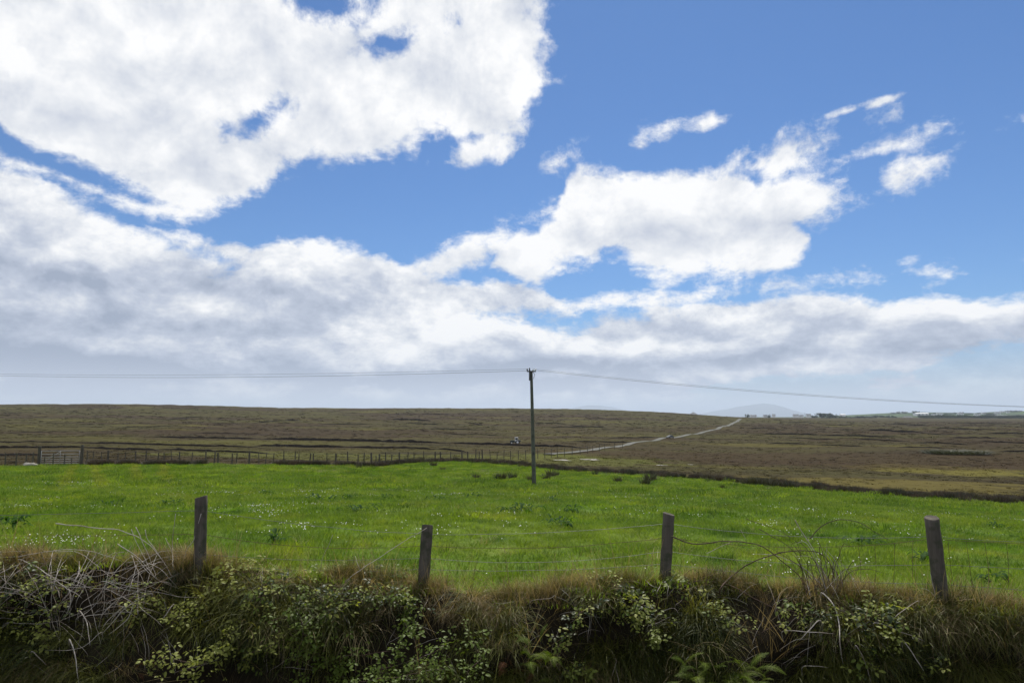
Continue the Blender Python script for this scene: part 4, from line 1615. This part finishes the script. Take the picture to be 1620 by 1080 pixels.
def leafy_run(parent, pxpath, every=8, off=(0.14, 0.34), jitter=0.045, size=(0.34, 0.92), cane=True, rnd=random, cap=[0], mat='cane_red', r0=0.0045):
    path = [hb(px, py, rnd.uniform(*off)) for px, py in pxpath]
    if cane:
        sp = cane_part(parent, path, r0, 0.002, MAT[mat])
    else:
        sp = spline(path, 6)
    L = sum((sp[i + 1] - sp[i]).length for i in range(len(sp) - 1))
    n = int(L / (every * 0.0029))
    for i in range(n):
        f = (i + rnd.random()) / n * (len(sp) - 1)
        k = min(int(f), len(sp) - 2)
        p_ = sp[k].lerp(sp[k + 1], f - k) + Vector((rnd.gauss(0, jitter), rnd.gauss(0, jitter * .7) - 0.01, rnd.gauss(0, jitter)))
        leaf_at(parent, p_, rnd.uniform(*size), rnd)


r1 = random.Random(3)
# 1: leafy bramble in the middle of the bank, between the first two posts and beyond
b1 = thing('bramble', 'leafy green bramble sprawling down the bank between the first and second posts', 'bramble', hb(560, 990, 0))
for run, ev in (([(365, 938), (420, 925), (470, 912), (530, 906), (575, 897), (620, 902)], 7), ([(400, 948), (450, 935), (500, 940), (560, 938), (600, 936), (640, 950), (660, 965)], 4),
                ([(470, 912), (500, 935), (520, 965), (540, 985)], 7), ([(540, 950), (580, 948), (620, 942), (650, 955), (648, 975), (640, 990)], 4), ([(420, 985), (470, 975), (520, 980), (540, 1000)], 6),
                ([(480, 1000), (500, 1030), (530, 1060), (560, 1085)], 4), ([(470, 960), (480, 1000), (470, 1040), (480, 1078)], 5), ([(540, 1040), (580, 1035), (630, 1025), (640, 1015)], 6),
                ([(600, 1060), (650, 1045), (690, 1030), (710, 1010)], 4), ([(560, 1080), (620, 1072), (680, 1060), (720, 1055)], 4), ([(400, 1030), (430, 1020), (440, 1000)], 8), ([(740, 1060), (760, 1040), (745, 1010), (760, 1000)], 5),
                ([(640, 985), (650, 1000), (670, 985)], 6), ([(620, 905), (640, 915), (655, 930)], 8)):
    leafy_run(b1, run, ev, rnd=r1)
cane_part(b1, [P(675, 835, 5.6), P(620, 868, 5.55), P(565, 905, 5.5), hb(540, 925, .08)], 0.003, 0.004, MAT['cane_dead'])
cane_part(b1, [P(527, 845, 5.6), P(510, 885, 5.6), hb(505, 905, .05)], 0.002, 0.0035, MAT['cane_dead'])
cane_part(b1, [P(562, 880, 5.6), P(568, 898, 5.55), hb(575, 915, .06), hb(555, 950, .06)], 0.002, 0.0035, MAT['cane_dead'])
for i in range(46):
    px, py = r1.uniform(360, 800), r1.uniform(940, 1080)
    a = r1.uniform(0, 3.14)
    l = r1.uniform(25, 60)
    cane_part(b1, [hb(px, py, .05), hb(px + math.cos(a) * l * .5, py - math.sin(a) * l * .5, r1.uniform(.06, .2)), hb(px + math.cos(a) * l, py - math.sin(a) * l, .1)], 0.0022, 0.0014, MAT['cane_dead'], sides=5)

# 2: leafy bramble at the left, under the dead canes
b2 = thing('bramble', 'low green bramble under the pale dead canes at the left', 'bramble', hb(90, 985, 0))
for run, ev in (([(-40, 905), (10, 895), (45, 900), (80, 915)], 6), ([(-30, 945), (20, 935), (60, 925), (110, 930)], 6), ([(-20, 965), (30, 962), (70, 968), (110, 965)], 5), ([(60, 930), (110, 925), (170, 922), (215, 930), (240, 925)], 6),
                ([(-20, 1000), (20, 992), (60, 1000), (75, 1010)], 5), ([(-30, 1030), (20, 1020), (50, 1035)], 6), ([(215, 960), (240, 950), (290, 975), (320, 945)], 6), ([(280, 975), (300, 960), (330, 945), (365, 938)], 6),
                ([(255, 1040), (290, 1045), (320, 1050), (345, 1030), (360, 1010), (365, 990)], 4), ([(310, 1060), (340, 1035), (370, 1020)], 5), ([(390, 1035), (420, 1025), (450, 1010)], 7), ([(360, 895), (390, 890), (420, 892)], 6), ([(350, 905), (400, 905), (430, 915)], 6)):
    leafy_run(b2, run, ev, rnd=r1)

# 3: dead pale canes at the left
b3 = thing('dead_bramble', 'tangle of pale dead bramble canes heaped at the left end of the bank', 'bramble', hb(240, 930, 0))


def mixpath(q, off=0.12, more=0.10):
    off += more
    out = []
    for px, py in q:
        if py < 893: out.append(P(px, py, float(crest_y((px - 810) / FPX * 5.8)) - 0.14))
        else: out.append(hb(px, py, off))
    return out


MAIN = [([(88, 828), (140, 833), (195, 840), (232, 858), (256, 885), (272, 912)], .006, .0025), ([(-30, 883), (30, 880), (70, 872), (110, 869), (150, 873), (195, 888)], .005, .003),
        ([(30, 884), (60, 898), (95, 922), (130, 945)], .0055, .004), ([(215, 833), (228, 862), (240, 890), (248, 915)], .0045, .002), ([(208, 836), (216, 858), (230, 885), (240, 905)], .004, .002),
        ([(230, 838), (233, 852), (245, 868), (258, 888)], .004, .0025), ([(278, 812), (274, 845), (273, 870), (274, 900)], .0035, .002), ([(318, 812), (308, 850), (296, 868), (290, 890)], .005, .002),
        ([(262, 850), (270, 868), (275, 890)], .003, .0015), ([(186, 860), (205, 872), (225, 888), (245, 912)], .0055, .003), ([(240, 938), (220, 946), (195, 965), (160, 1004)], .0085, .006), ([(212, 955), (200, 980), (170, 1004)], .005, .003),
        ([(108, 930), (112, 950), (104, 975)], .006, .004), ([(275, 955), (265, 968), (257, 979)], .006, .004), ([(110, 1010), (118, 1030), (121, 1055), (124, 1080)], .007, .005), ([(125, 888), (124, 908), (110, 930)], .006, .004),
        ([(125, 965), (138, 985), (142, 1020)], .005, .004), ([(-10, 1003), (15, 985), (45, 966)], .006, .004), ([(50, 1030), (62, 1040), (72, 1052)], .007, .005), ([(85, 925), (92, 935), (95, 945)], .006, .004), ([(160, 1000), (125, 1025), (70, 1028)], .003, .002)]
for q, r0, r_1 in MAIN:
    cane_part(b3, mixpath(q, r1.uniform(.10, .2)), r0, r_1, MAT['cane_dead'])
for i in range(105):
    px, py = r1.uniform(-20, 262), r1.uniform(888, 975)
    a = r1.gauss(-0.28, 0.40) if r1.random() < 0.7 else r1.uniform(0, 3.1)
    l = r1.uniform(50, 140)
    bow = r1.uniform(-.12, .22) * l
    q = []
    for t in (0, .33, .66, 1):
        q.append((px - l * math.cos(a) * (0.5 - t), py - l * math.sin(a) * (0.5 - t) - bow * 4 * t * (1 - t)))
    q = [(x_, max(y_, 872)) for x_, y_ in q]
    cane_part(b3, mixpath(q, r1.uniform(.08, .24)), r1.uniform(.0022, .0042), .0016, MAT['cane_dead'] if r1.random() < .72 else MAT['cane_red'], sides=5)
for i in range(60):
    px, py = r1.uniform(-10, 330), r1.uniform(960, 1075)
    a = r1.uniform(0.2, 2.6)
    l = r1.uniform(30, 80)
    cane_part(b3, [hb(px, py, .05), hb(px + math.cos(a) * l * .5 + 4, py - math.sin(a) * l * .5, r1.uniform(.05, .15)), hb(px + math.cos(a) * l, py - math.sin(a) * l, .08)], .0028, .0014, MAT['cane_dead'] if r1.random() < .6 else MAT['cane_red'], sides=5)

# 4: bramble with arching canes at the right
b4 = thing('bramble', 'bramble with long bare arching canes left of the rightmost post', 'bramble', hb(1310, 960, 0))
ARCH = [([(1258, 822), (1267, 838), (1282, 862), (1298, 892), (1308, 925)], .0055, .0018, 1), ([(1280, 852), (1300, 832), (1330, 822), (1362, 828), (1390, 845), (1410, 856)], .0052, .0022, 0),
        ([(1140, 930), (1165, 905), (1200, 885), (1250, 872), (1295, 874), (1315, 895), (1323, 925)], .0075, .0055, 0), ([(1062, 848), (1100, 860), (1150, 856), (1195, 860), (1235, 885), (1268, 915), (1285, 945)], .0068, .0042, 0),
        ([(1200, 836), (1225, 850), (1252, 868), (1270, 892)], .004, .002, 0), ([(1180, 820), (1230, 838), (1262, 856)], .003, .0018, 0), ([(1172, 838), (1182, 855)], .003, .002, 1), ([(1118, 875), (1145, 862), (1160, 856)], .003, .002, 1),
        ([(1098, 920), (1130, 918), (1165, 930), (1200, 950), (1245, 970)], .0055, .003, 0), ([(1075, 925), (1085, 908), (1098, 900), (1108, 912)], .004, .0025, 0), ([(1300, 938), (1318, 955), (1327, 985), (1329, 1020), (1334, 1050)], .0085, .0065, 1),
        ([(1384, 985), (1420, 996), (1464, 1014)], .005, .003, 1), ([(1428, 1014), (1445, 1035), (1462, 1062)], .006, .004, 1), ([(1240, 998), (1290, 1000), (1322, 1002)], .005, .003, 1), ([(1298, 982), (1280, 996), (1265, 1012)], .006, .004, 1),
        ([(1452, 950), (1430, 965), (1412, 980)], .004, .003, 1), ([(1205, 1000), (1240, 985), (1262, 978)], .004, .002, 0), ([(1354, 1020), (1370, 1050), (1378, 1080)], .005, .003, 1), ([(1270, 1055), (1290, 1053), (1310, 1056)], .004, .003, 1)]
for q, r0, r_1, pale in ARCH:
    cane_part(b4, mixpath(q, .16), r0, r_1, MAT['cane_dead'] if pale else MAT['cane_red'])
for i in range(40):
    bx = r1.uniform(1268, 1335)
    tx = bx + r1.gauss(-4, 34)
    ty = r1.uniform(850, 905)
    mx_ = bx + (tx - bx) * .45 + r1.gauss(0, 4)
    q = [(bx, r1.uniform(925, 945)), (mx_, 905 + (ty - 905) * .3), (tx, ty)]
    if r1.random() < .5: q.append((tx + (tx - bx) * .6, ty + r1.uniform(-8, 16)))
    cane_part(b4, mixpath(q, .1), r1.uniform(.0030, .0055), .0015, MAT['cane_red'] if r1.random() < .7 else MAT['cane_dead'])
for i in range(60):
    px, py = r1.uniform(1215, 1500), r1.uniform(940, 1075)
    a = r1.uniform(0, 3.1)
    l = r1.uniform(30, 85)
    cane_part(b4, [hb(px, py, .05), hb(px + math.cos(a) * l * .5, py - math.sin(a) * l * .5 - 5, r1.uniform(.06, .2)), hb(px + math.cos(a) * l, py - math.sin(a) * l, .1)], .0032, .0015, MAT['cane_dead'] if r1.random() < .6 else MAT['cane_red'], sides=5)
for run, ev in (([(1245, 965), (1275, 972), (1310, 968), (1360, 970), (1400, 965), (1415, 972)], 4), ([(1375, 970), (1400, 975), (1425, 980)], 4), ([(1340, 1010), (1360, 995), (1385, 998), (1370, 1012)], 5), ([(1355, 1035), (1375, 1030), (1385, 1045)], 5),
                ([(1345, 1060), (1365, 1055), (1390, 1060)], 7), ([(1460, 1045), (1475, 1040), (1480, 1055)], 7), ([(1300, 980), (1320, 990), (1340, 985)], 7), ([(1405, 1010), (1430, 1015)], 7), ([(1380, 945), (1400, 955)], 9)):
    leafy_run(b4, run, ev, rnd=r1)

# 5: bramble strands about the third post
b5 = thing('bramble', 'thin leafy bramble strands trailing below the third post', 'bramble', hb(1010, 960, 0))
for run, ev in (([(935, 915), (960, 918), (980, 930), (998, 942)], 4), ([(1000, 950), (1015, 955), (1022, 965), (1010, 975)], 4), ([(908, 980), (925, 965), (950, 960), (985, 968), (1010, 980)], 5), ([(1125, 955), (1140, 970), (1160, 980), (1178, 988)], 3.2),
                ([(880, 1030), (890, 1010), (898, 1000)], 6), ([(1060, 925), (1075, 922), (1080, 925)], 6), ([(905, 1065), (925, 1058), (935, 1075)], 3.5), ([(1036, 1005), (1042, 1010)], 5), ([(1010, 968), (1030, 985), (1060, 975)], 10), ([(750, 900), (760, 905)], 8), ([(632, 915), (642, 905), (652, 912)], 3)):
    leafy_run(b5, run, ev, rnd=r1)
for q in ([(1030, 985), (1045, 970), (1065, 962), (1075, 970)], [(1025, 990), (1045, 982), (1060, 976)], [(1068, 958), (1075, 952), (1080, 947)], [(930, 1005), (933, 985), (932, 968)], [(1040, 935), (1050, 915), (1046, 900)], [(1056, 940), (1060, 920), (1070, 905)],
          [(968, 1070), (975, 1045), (970, 1040)], [(980, 1080), (972, 1050)], [(840, 950), (870, 945), (880, 940)], [(1020, 915), (1030, 925), (1045, 930)]):
    cane_part(b5, mixpath(q, .12), .0032, .0016, MAT['cane_dead'])
for i in range(50):
    px, py = r1.uniform(780, 1210), r1.uniform(945, 1075)
    a = r1.uniform(0, 3.1)
    l = r1.uniform(20, 60)
    cane_part(b5, [hb(px, py, .05), hb(px + math.cos(a) * l * .5, py - math.sin(a) * l * .5 - 4, r1.uniform(.05, .16)), hb(px + math.cos(a) * l, py - math.sin(a) * l, .1)], .0024, .0013, MAT['cane_dead'] if r1.random() < .6 else MAT['cane_red'], sides=5)


for par_, mb_ in LEAF_MORE.items():
    mb_.build('leaves', MAT['bramble'], par_, True)['kind'] = 'stuff'


# --- ferns
def frond_mesh(name, mat, L, W, seed, droop=0.9, pairs=20):
    r_ = random.Random(seed)
    V, F = [], []
    p = Vector((0, 0, 0))
    ang = 0.35
    for i in range(pairs):
        t = i / (pairs - 1)
        d = Vector((0, math.sin(ang), math.cos(ang)))
        nrm = Vector((0, -math.cos(ang), math.sin(ang)))
        q = p + d * (L / pairs)
        b = len(V)
        w = 0.003 * (1 - t) + 0.001
        V += [p + Vector((-w, 0, 0)), p + Vector((w, 0, 0)), q + Vector((w, 0, 0)), q + Vector((-w, 0, 0))]
        F.append((b, b + 1, b + 2, b + 3))
        if t > 0.12:
            pl = W * math.sin(math.pi * min(1, (t - 0.12) * 0.95 + 0.12)) ** 0.8 * (1 - 0.35 * t)
            for s in (-1, 1):
                tip = p + Vector((s * pl, 0, 0)) + d * pl * 0.35 - nrm * pl * r_.uniform(-0.05, 0.25)
                hw = L / pairs * 0.30
                n = 5
                for k in range(n):          # lobes of the pinna
                    a0, a1 = k / n, (k + 0.85) / n
                    c0, c1 = p.lerp(tip, a0), p.lerp(tip, a1)
                    f = (1 - a0) ** 0.6
                    b = len(V)
                    V += [c0 - d * hw * f, c0 + d * hw * f, c1 + d * hw * f * 0.55 + (tip - p) * 0.02, c1 - d * hw * f * 0.55]
                    F.append((b, b + 1, b + 2, b + 3))
        p = q
        ang += droop / pairs * 1.6
    return mesh(name, V, F, mat)


FR = [frond_mesh('frond', MAT['fern'], 0.32, 0.075, s, 0.8 + 0.25 * s, 28) for s in range(3)]
FRB = [frond_mesh('frond', MAT['bracken'], 0.26, 0.07, 9 + s, 1.3) for s in range(2)]


def fern(px, py, lab, n, s, fr, spread=1.0, off=0.05):
    c = hb(px, py, off)
    t = thing('fern', lab, 'fern', c, 0, None)
    for k in range(n):
        a = math.pi + (k / (n - 1) - 0.5) * 4.0 * spread + r1.gauss(0, .35)
        obj('frond', fr[k % len(fr)], t, (r1.gauss(0, .07), r1.gauss(0, .05), r1.gauss(-.03, .05)), (r1.gauss(0.0, .35) - 0.15, r1.gauss(0, .25), a), s * r1.uniform(.75, 1.15))
    return t


fern(1108, 1066, 'bright yellow green fern at the bottom edge right of centre', 22, .72, FR, 1.2, 0.22)
fern(1182, 1070, 'yellow green fern cut by the bottom edge right of the brightest one', 20, .68, FR, 1.2, 0.22)
fern(855, 1045, 'darker green fern on the bank below and left of the third post', 14, .6, FR, 1.1, 0.2)
fern(1212, 1066, 'small curled yellow fern left of the arching bramble', 5, .5, FR, 1.0, .2)
fern(828, 1022, 'small bright fern sprig left of the darker fern', 4, .45, FR, 1.0, .2)
fern(808, 1058, 'rust coloured dead bracken left of the darker fern', 7, .55, FRB, 1.0, .12)
fern(1330, 1052, 'rust coloured dead bracken hanging under the arching bramble', 6, .5, FRB, 1.0, .12)
fern(235, 1050, 'brown dead bracken at the foot of the pale dead canes', 6, .5, FRB)

# ------------------------------------------------------------------ far houses, trees, vehicles
HILL = bpy.data.objects['hill']
BV_HILL = BVHTree.FromPolygons([tuple(v.co) for v in HILL.data.vertices], [tuple(p_.vertices) for p_ in HILL.data.polygons])


def far_pt(px, py, D=None):
    if D is None:
        h = BV_HILL.ray_cast(EYE, ray(px, py).normalized())[0]
        if h is not None: return h
        D = 1650
    return P(px, py, D)


def house(px, py, wpx, hpx, label, D=None, wall='white', roof='slate', deep=0.55, rot=0.0, low=False, name='house', cat='house', chim=True):
    c = far_pt(px, py, D)
    k = c.y / FPX
    w, h = wpx * k, hpx * k
    d = w * deep
    hw = h * (0.62 if not low else 0.75)
    t = thing(name, label, cat, c, rot, None)
    MB().box((0, 0, hw / 2 - 2), (w, d, hw + 4)).build('wall', MAT[wall], t)
    r_ = MB()
    e = w * 0.03
    r_.poly([(-w / 2 - e, -d / 2 - e, hw), (w / 2 + e, -d / 2 - e, hw), (w / 2 + e, 0, h), (-w / 2 - e, 0, h)])
    r_.poly([(-w / 2 - e, d / 2 + e, hw), (-w / 2 - e, 0, h), (w / 2 + e, 0, h), (w / 2 + e, d / 2 + e, hw)])
    r_.build('roof', MAT[roof], t)
    g = MB()
    for sx in (-1, 1):
        g.poly([(sx * w / 2, -d / 2, hw), (sx * w / 2, d / 2, hw), (sx * w / 2, 0, h * 0.99)])
    g.build('gable', MAT[wall], t)
    if chim:
        for sx in (-1, 1):
            MB().box((sx * w * 0.42, 0, h + 0.3), (w * 0.07, w * 0.07, 1.6)).build('chimney', MAT[wall], t)
    for sx in (-.3, 0, .3):
        MB().box((sx * w, -d / 2 - 0.03, hw * 0.5), (w * 0.10, 0.1, hw * 0.38)).build('window' if sx else 'door', MAT['glass'], t)
    return t


H_ = [(1192, 660, 9, 4, 'white house on the skyline just right of the road bend', 1500), (1211, 661, 6, 5, 'bright white cottage beside a small dark tree right of the road bend', 1450), (1224, 658, 5, 3, 'tiny white house between the small tree and the tall mast', 1900),
      (1259, 659, 8, 4, 'white house left of the thin mast on the skyline', 1800), (1268, 659.5, 6, 3.4, 'low white house touching the left of the mast', 1800), (1279, 659, 7, 4.5, 'white house just right of the thin mast', 1750), (1333, 657.8, 8, 3.2, 'white roofed house just right of the big dark trees', 1700),
      (1436, 661, 11, 2.6, 'low pale shed at the foot of the hill left of the big white one', 1650), (1457, 657, 19, 4.2, 'long bright white shed largest on the far hill', None), (1477, 657, 6, 2.6, 'small pinkish house just right of the long white shed', None), (1486, 656.5, 9, 3.4, 'white bungalow right of the long white shed', None),
      (1519, 656, 8, 3.6, 'bright white cottage alone in the middle of the far hill', None), (1546, 657.5, 9, 3, 'pale house low on the hill right of the lone cottage', None), (1556, 655, 7, 2.8, 'pale house higher on the hill right of the lone cottage', None), (1578, 654.5, 8, 3, 'white house high on the hill near the right edge', None), (1586, 652.5, 8, 2.4, 'pale bungalow on the hill crest near the right edge', None),
      (1595, 653, 5, 2.4, 'tiny white house on the hill crest near the right edge', None), (1606, 662, 6, 5.5, 'narrow pale building between the two grey sheds', 1500)]
for px, py, w, h, lab, D in H_:
    house(px, py, w, h, lab, D, roof='white' if 'shed largest' in lab or 'roofed' in lab else 'slate', low='shed' in lab, chim='shed' not in lab)
house(1587, 662, 24, 5.5, 'long light grey shed at the hill foot near the right edge', 1500, 'greywall', 'greywall', .5, 0, True, 'shed', 'shed', False)
house(1616, 662, 16, 6, 'dark grey shed cut by the right edge', 1520, 'slate', 'slate', .5, 0, True, 'shed', 'shed', False)
house(1097, 659, 8.5, 6.5, 'white gabled house with dark roof half hidden behind the moor crest', 720, 'white', 'slate', 1.3, math.pi / 2)

tree_me = []
for s in range(4):
    r_ = random.Random(100 + s)
    V, F = [], []
    lob = [(Vector((r_.gauss(0, .32), r_.gauss(0, .3), r_.uniform(.45, .95))), r_.uniform(.22, .42)) for _ in range(9)]
    for i in range(620):
        c_, q = lob[r_.randrange(9)]
        d = Vector((r_.gauss(0, 1), r_.gauss(0, 1), r_.gauss(0, 1))).normalized() * q * (r_.random() ** 0.35)
        p_ = c_ + d
        if p_.z < 0.12: continue
        a = Vector((r_.gauss(0, 1), r_.gauss(0, 1), r_.gauss(0, .7))).normalized() * r_.uniform(.045, .085)
        b_ = a.cross(Vector((r_.gauss(0, 1), r_.gauss(0, 1), r_.gauss(0, 1)))).normalized() * a.length * .8
        k = len(V)
        V += [p_ - a, p_ + b_, p_ + a, p_ - b_]
        F.append((k, k + 1, k + 2, k + 3))
    tree_me.append(mesh('crown', V, F, MAT['tree']))
tm = MB().tube([(0, 0, -0.3), (0.02, 0, .25), (-.02, .02, .6)], [.06, .05, .02], 7)
for a in range(4):
    tm.tube([(0, 0, .3), (math.cos(a * 1.6) * .2, math.sin(a * 1.6) * .2, .62)], [.03, .01], 5)
trunk_me = mesh('trunk', tm.v, tm.f, MAT['bark'])


def tree(px, py, wpx, hpx, label, i, D=None, group=None):
    c = far_pt(px, py, D)
    k = c.y / FPX
    t = thing('tree', label, 'tree', c - Vector((0, 0, 0.15 * hpx * k)), i * 1.1, group)
    sc = (wpx * k / 1.25, wpx * k / 1.25, hpx * k / 1.15)
    obj('crown', tree_me[i % 4], t, scale=sc)
    obj('trunk', trunk_me, t, scale=sc)


tree(1183, 660, 7, 6, 'small dark bushy tree on the skyline right at the road bend', 0, 1200)
tree(1217.5, 661, 5, 6, 'small dark tree between two white houses right of the road bend', 1, 1300)
TG = 'big dark trees standing together on the right skyline'
tree(1289, 661, 9, 5, 'low dark tree at the left end of the big skyline clump', 2, 1250, TG)
tree(1300, 661, 20, 9.5, 'tallest domed dark tree of the big skyline clump', 3, 1250, TG)
tree(1312, 661, 17, 8.5, 'broad dark tree right of the tallest in the skyline clump', 0, 1240, TG)
tree(1322, 661, 12, 6, 'shorter dark tree at the right of the skyline clump', 1, 1260, TG)
ROW = ['first low tree right of the big skyline clump behind the white roof', 'wide low tree just right of the white roof on the skyline', 'lowest tree in the row along the hill foot', 'dark tree at the middle of the row along the hill foot',
       'dark rounded tree right of the middle of the row along the hill foot', 'smaller tree before the three tall ones of the row', 'widest tall tree near the right end of the hill foot row', 'tall tree next to the widest of the hill foot row',
       'narrow tall tree left of the last one in the hill foot row', 'last and narrowest tree at the right end of the hill foot row']
for i, (px, py, w, h) in enumerate([(1329, 661, 9, 4.5), (1338, 661.5, 12, 4), (1349, 661.5, 10, 3.2), (1358, 661.5, 12, 4.5), (1367, 661.5, 11, 4.6), (1377, 661, 9, 3.6), (1386, 661, 13, 5.5), (1397, 661, 12, 5), (1406, 661, 9, 5), (1414, 661, 8, 3.5)]):
    tree(px, py, w, h, ROW[i], i, 1300 + 15 * i, 'dark trees along the foot of the far hill')
HT = ['leftmost tree on the far hill skyline', 'second tree from the left on the far hill skyline', 'bushy third tree from the left on the hill skyline', 'narrow tall tree above the left end of the long white shed', 'tall tree directly above the long white shed', 'low scrub above the right end of the long white shed',
      'small tree between the long white shed and the pinkish house', 'low tree behind the pinkish house', 'low hedge tree right of the white bungalow on the hill', 'flat hedge tree left of the lone bright cottage', 'small tree right behind the lone bright cottage', 'low hedge right of the lone bright cottage',
      'low hedge behind the two pale houses on the hill', 'broad dark tree left of the long grey shed', 'dark tree touching the left end of the long grey shed', 'low hedge on the hill crest behind the right houses', 'wide hedge on the crest above the narrow pale building', 'hedge on the crest at the right edge']
for i, (px, py, w, h) in enumerate([(1413, 654.5, 7, 3), (1422, 654, 7, 3.6), (1431, 653.5, 8, 3.4), (1445, 653.5, 5, 4.2), (1452, 653.5, 7, 4), (1460, 653.5, 7, 2.4), (1470, 656, 7, 2.5), (1480, 655, 8, 2.6), (1498, 655, 9, 2), (1510, 654, 8, 2), (1521, 654, 6, 3), (1534, 655, 10, 2.4), (1550, 654.5, 10, 2.4), (1566, 656, 12, 4), (1572, 657, 9, 3.5),
                                     (1590, 652, 10, 2.4), (1602, 651, 12, 2.4), (1612, 651, 12, 2)]):
    tree(px, py, w, h, HT[i], i, None, 'small trees on the far hill')
hp, hs = [], []
for i in range(520):
    px = random.uniform(1455, 1700)
    c = far_pt(px, random.uniform(659.5, 662.5), random.uniform(1250, 1500))
    hp.append(c)
    s = random.uniform(1.5, 4.5)
    hs.append((s * 2.2, s * 1.5, s))
hc = proto_collection('scrub')
fill(hc, tree_me)
scatter('scrub', 'dark green scrub belt below the houses of the far hill', 'scrub', hp, spin(len(hp), .05), hs, RNG.integers(0, 4, len(hp)), hc)

mast = thing('mast', 'thin tall mast among the white houses on the right skyline', 'mast', far_pt(1273.5, 660, 1700))
k = 1700 / FPX
MB().tube([(0, 0, -2), (0, 0, 8 * k)], [0.5, 0.25], 6).build('shaft', MAT['greywall'], mast)
MB().box((0, 0, 6.5 * k), (1.6, 0.5, 0.4)).build('antenna', MAT['greywall'], mast)

# tractor by the peat cutting, nose to the left
tc_ = hit(815, 703, 'm')
t = thing('tractor', 'small dark tractor with white cab parked by the peat cuttings', 'tractor', tc_ + Vector((0, -0.6, 0.12)), R(4))
t.scale = (0.8,) * 3
MB().box((-0.75, 0, 0.85), (1.2, 0.62, 0.5)).box((-1.36, 0, 0.85), (0.06, 0.5, 0.42)).build('bonnet', MAT['paint_dark'], t)
MB().box((0.1, 0, 0.6), (2.0, 0.45, 0.3)).build('chassis', MAT['darkmetal'], t)
MB().box((0.35, 0, 1.0), (0.85, 0.95, 0.45)).build('cab_body', MAT['paint_white'], t)
for sx in (-1, 1):
    for sy in (-1, 1):
        MB().tube([(0.35 + sx * .40, sy * .44, 1.2), (0.35 + sx * .34, sy * .42, 1.78)], 0.045, 6).build('cab_pillar', MAT['paint_white'], t)
MB().box((0.35, 0, 1.5), (0.66, 0.80, 0.55)).build('cab_glass', MAT['glass'], t)
MB().box((0.35, 0, 1.82), (0.95, 1.0, 0.10)).build('cab_roof', MAT['paint_white'], t)
MB().tube([(-0.7, 0.2, 1.05), (-0.7, 0.2, 1.7)], 0.035, 8).build('exhaust', MAT['darkmetal'], t)
MB().box((1.25, 0, 0.9), (0.5, 0.9, 0.5)).build('rear_box', MAT['paint_dark'], t)
for x_, rr, w in ((-1.05, .36, .22), (0.62, .58, .34)):
    for sy in (-1, 1):
        wl_ = MB().tube([(x_, sy * (.62 - w / 2), rr), (x_, sy * (.62 - w / 2 + .03), rr), (x_, sy * (.62 + w / 2 - .03), rr), (x_, sy * (.62 + w / 2), rr)], [rr * .9, rr, rr, rr * .9], 18).build('wheel', MAT['tyre'], t)
        MB().tube([(x_, sy * (.62 + w / 2 - .02), rr), (x_, sy * (.62 + w / 2 + .015), rr)], [rr * .55, rr * .5], 14).build('rim', MAT['paint_white'], wl_)

# car beside the road
cc = hit(1060, 694.5, 'm')
t = thing('car', 'small grey car stopped beside the moor road', 'car', cc + Vector((0, 0, 0.25)), R(28))
t.scale = (0.62,) * 3
prof = [(-1.75, .35), (-1.78, .72), (-1.6, .82), (-.95, .92), (-.45, 1.38), (.75, 1.42), (1.45, .98), (1.75, .9), (1.8, .4)]
m = MB()
for sy in (-1, 1):
    m.poly([(x_, sy * .78, z) for x_, z in (prof if sy < 0 else prof[::-1])])
for i in range(len(prof)):
    a, b = prof[i], prof[(i + 1) % len(prof)]
    m.poly([(a[0], -.78, a[1]), (b[0], -.78, b[1]), (b[0], .78, b[1]), (a[0], .78, a[1])][::-1])
m.build('body', MAT['paint_grey'], t)
MB().poly([(-.80, -.785, .95), (-.42, -.785, 1.3), (.1, -.785, 1.33), (.1, -.785, .95)]).poly([(.18, -.785, .95), (.18, -.785, 1.33), (.72, -.785, 1.34), (1.25, -.785, .98)]).build('side_window', MAT['glass'], t)
for x_ in (-1.15, 1.15):
    for sy in (-1, 1):
        MB().tube([(x_, sy * .66, .32), (x_, sy * .82, .32)], .32, 16).build('wheel', MAT['tyre'], t)
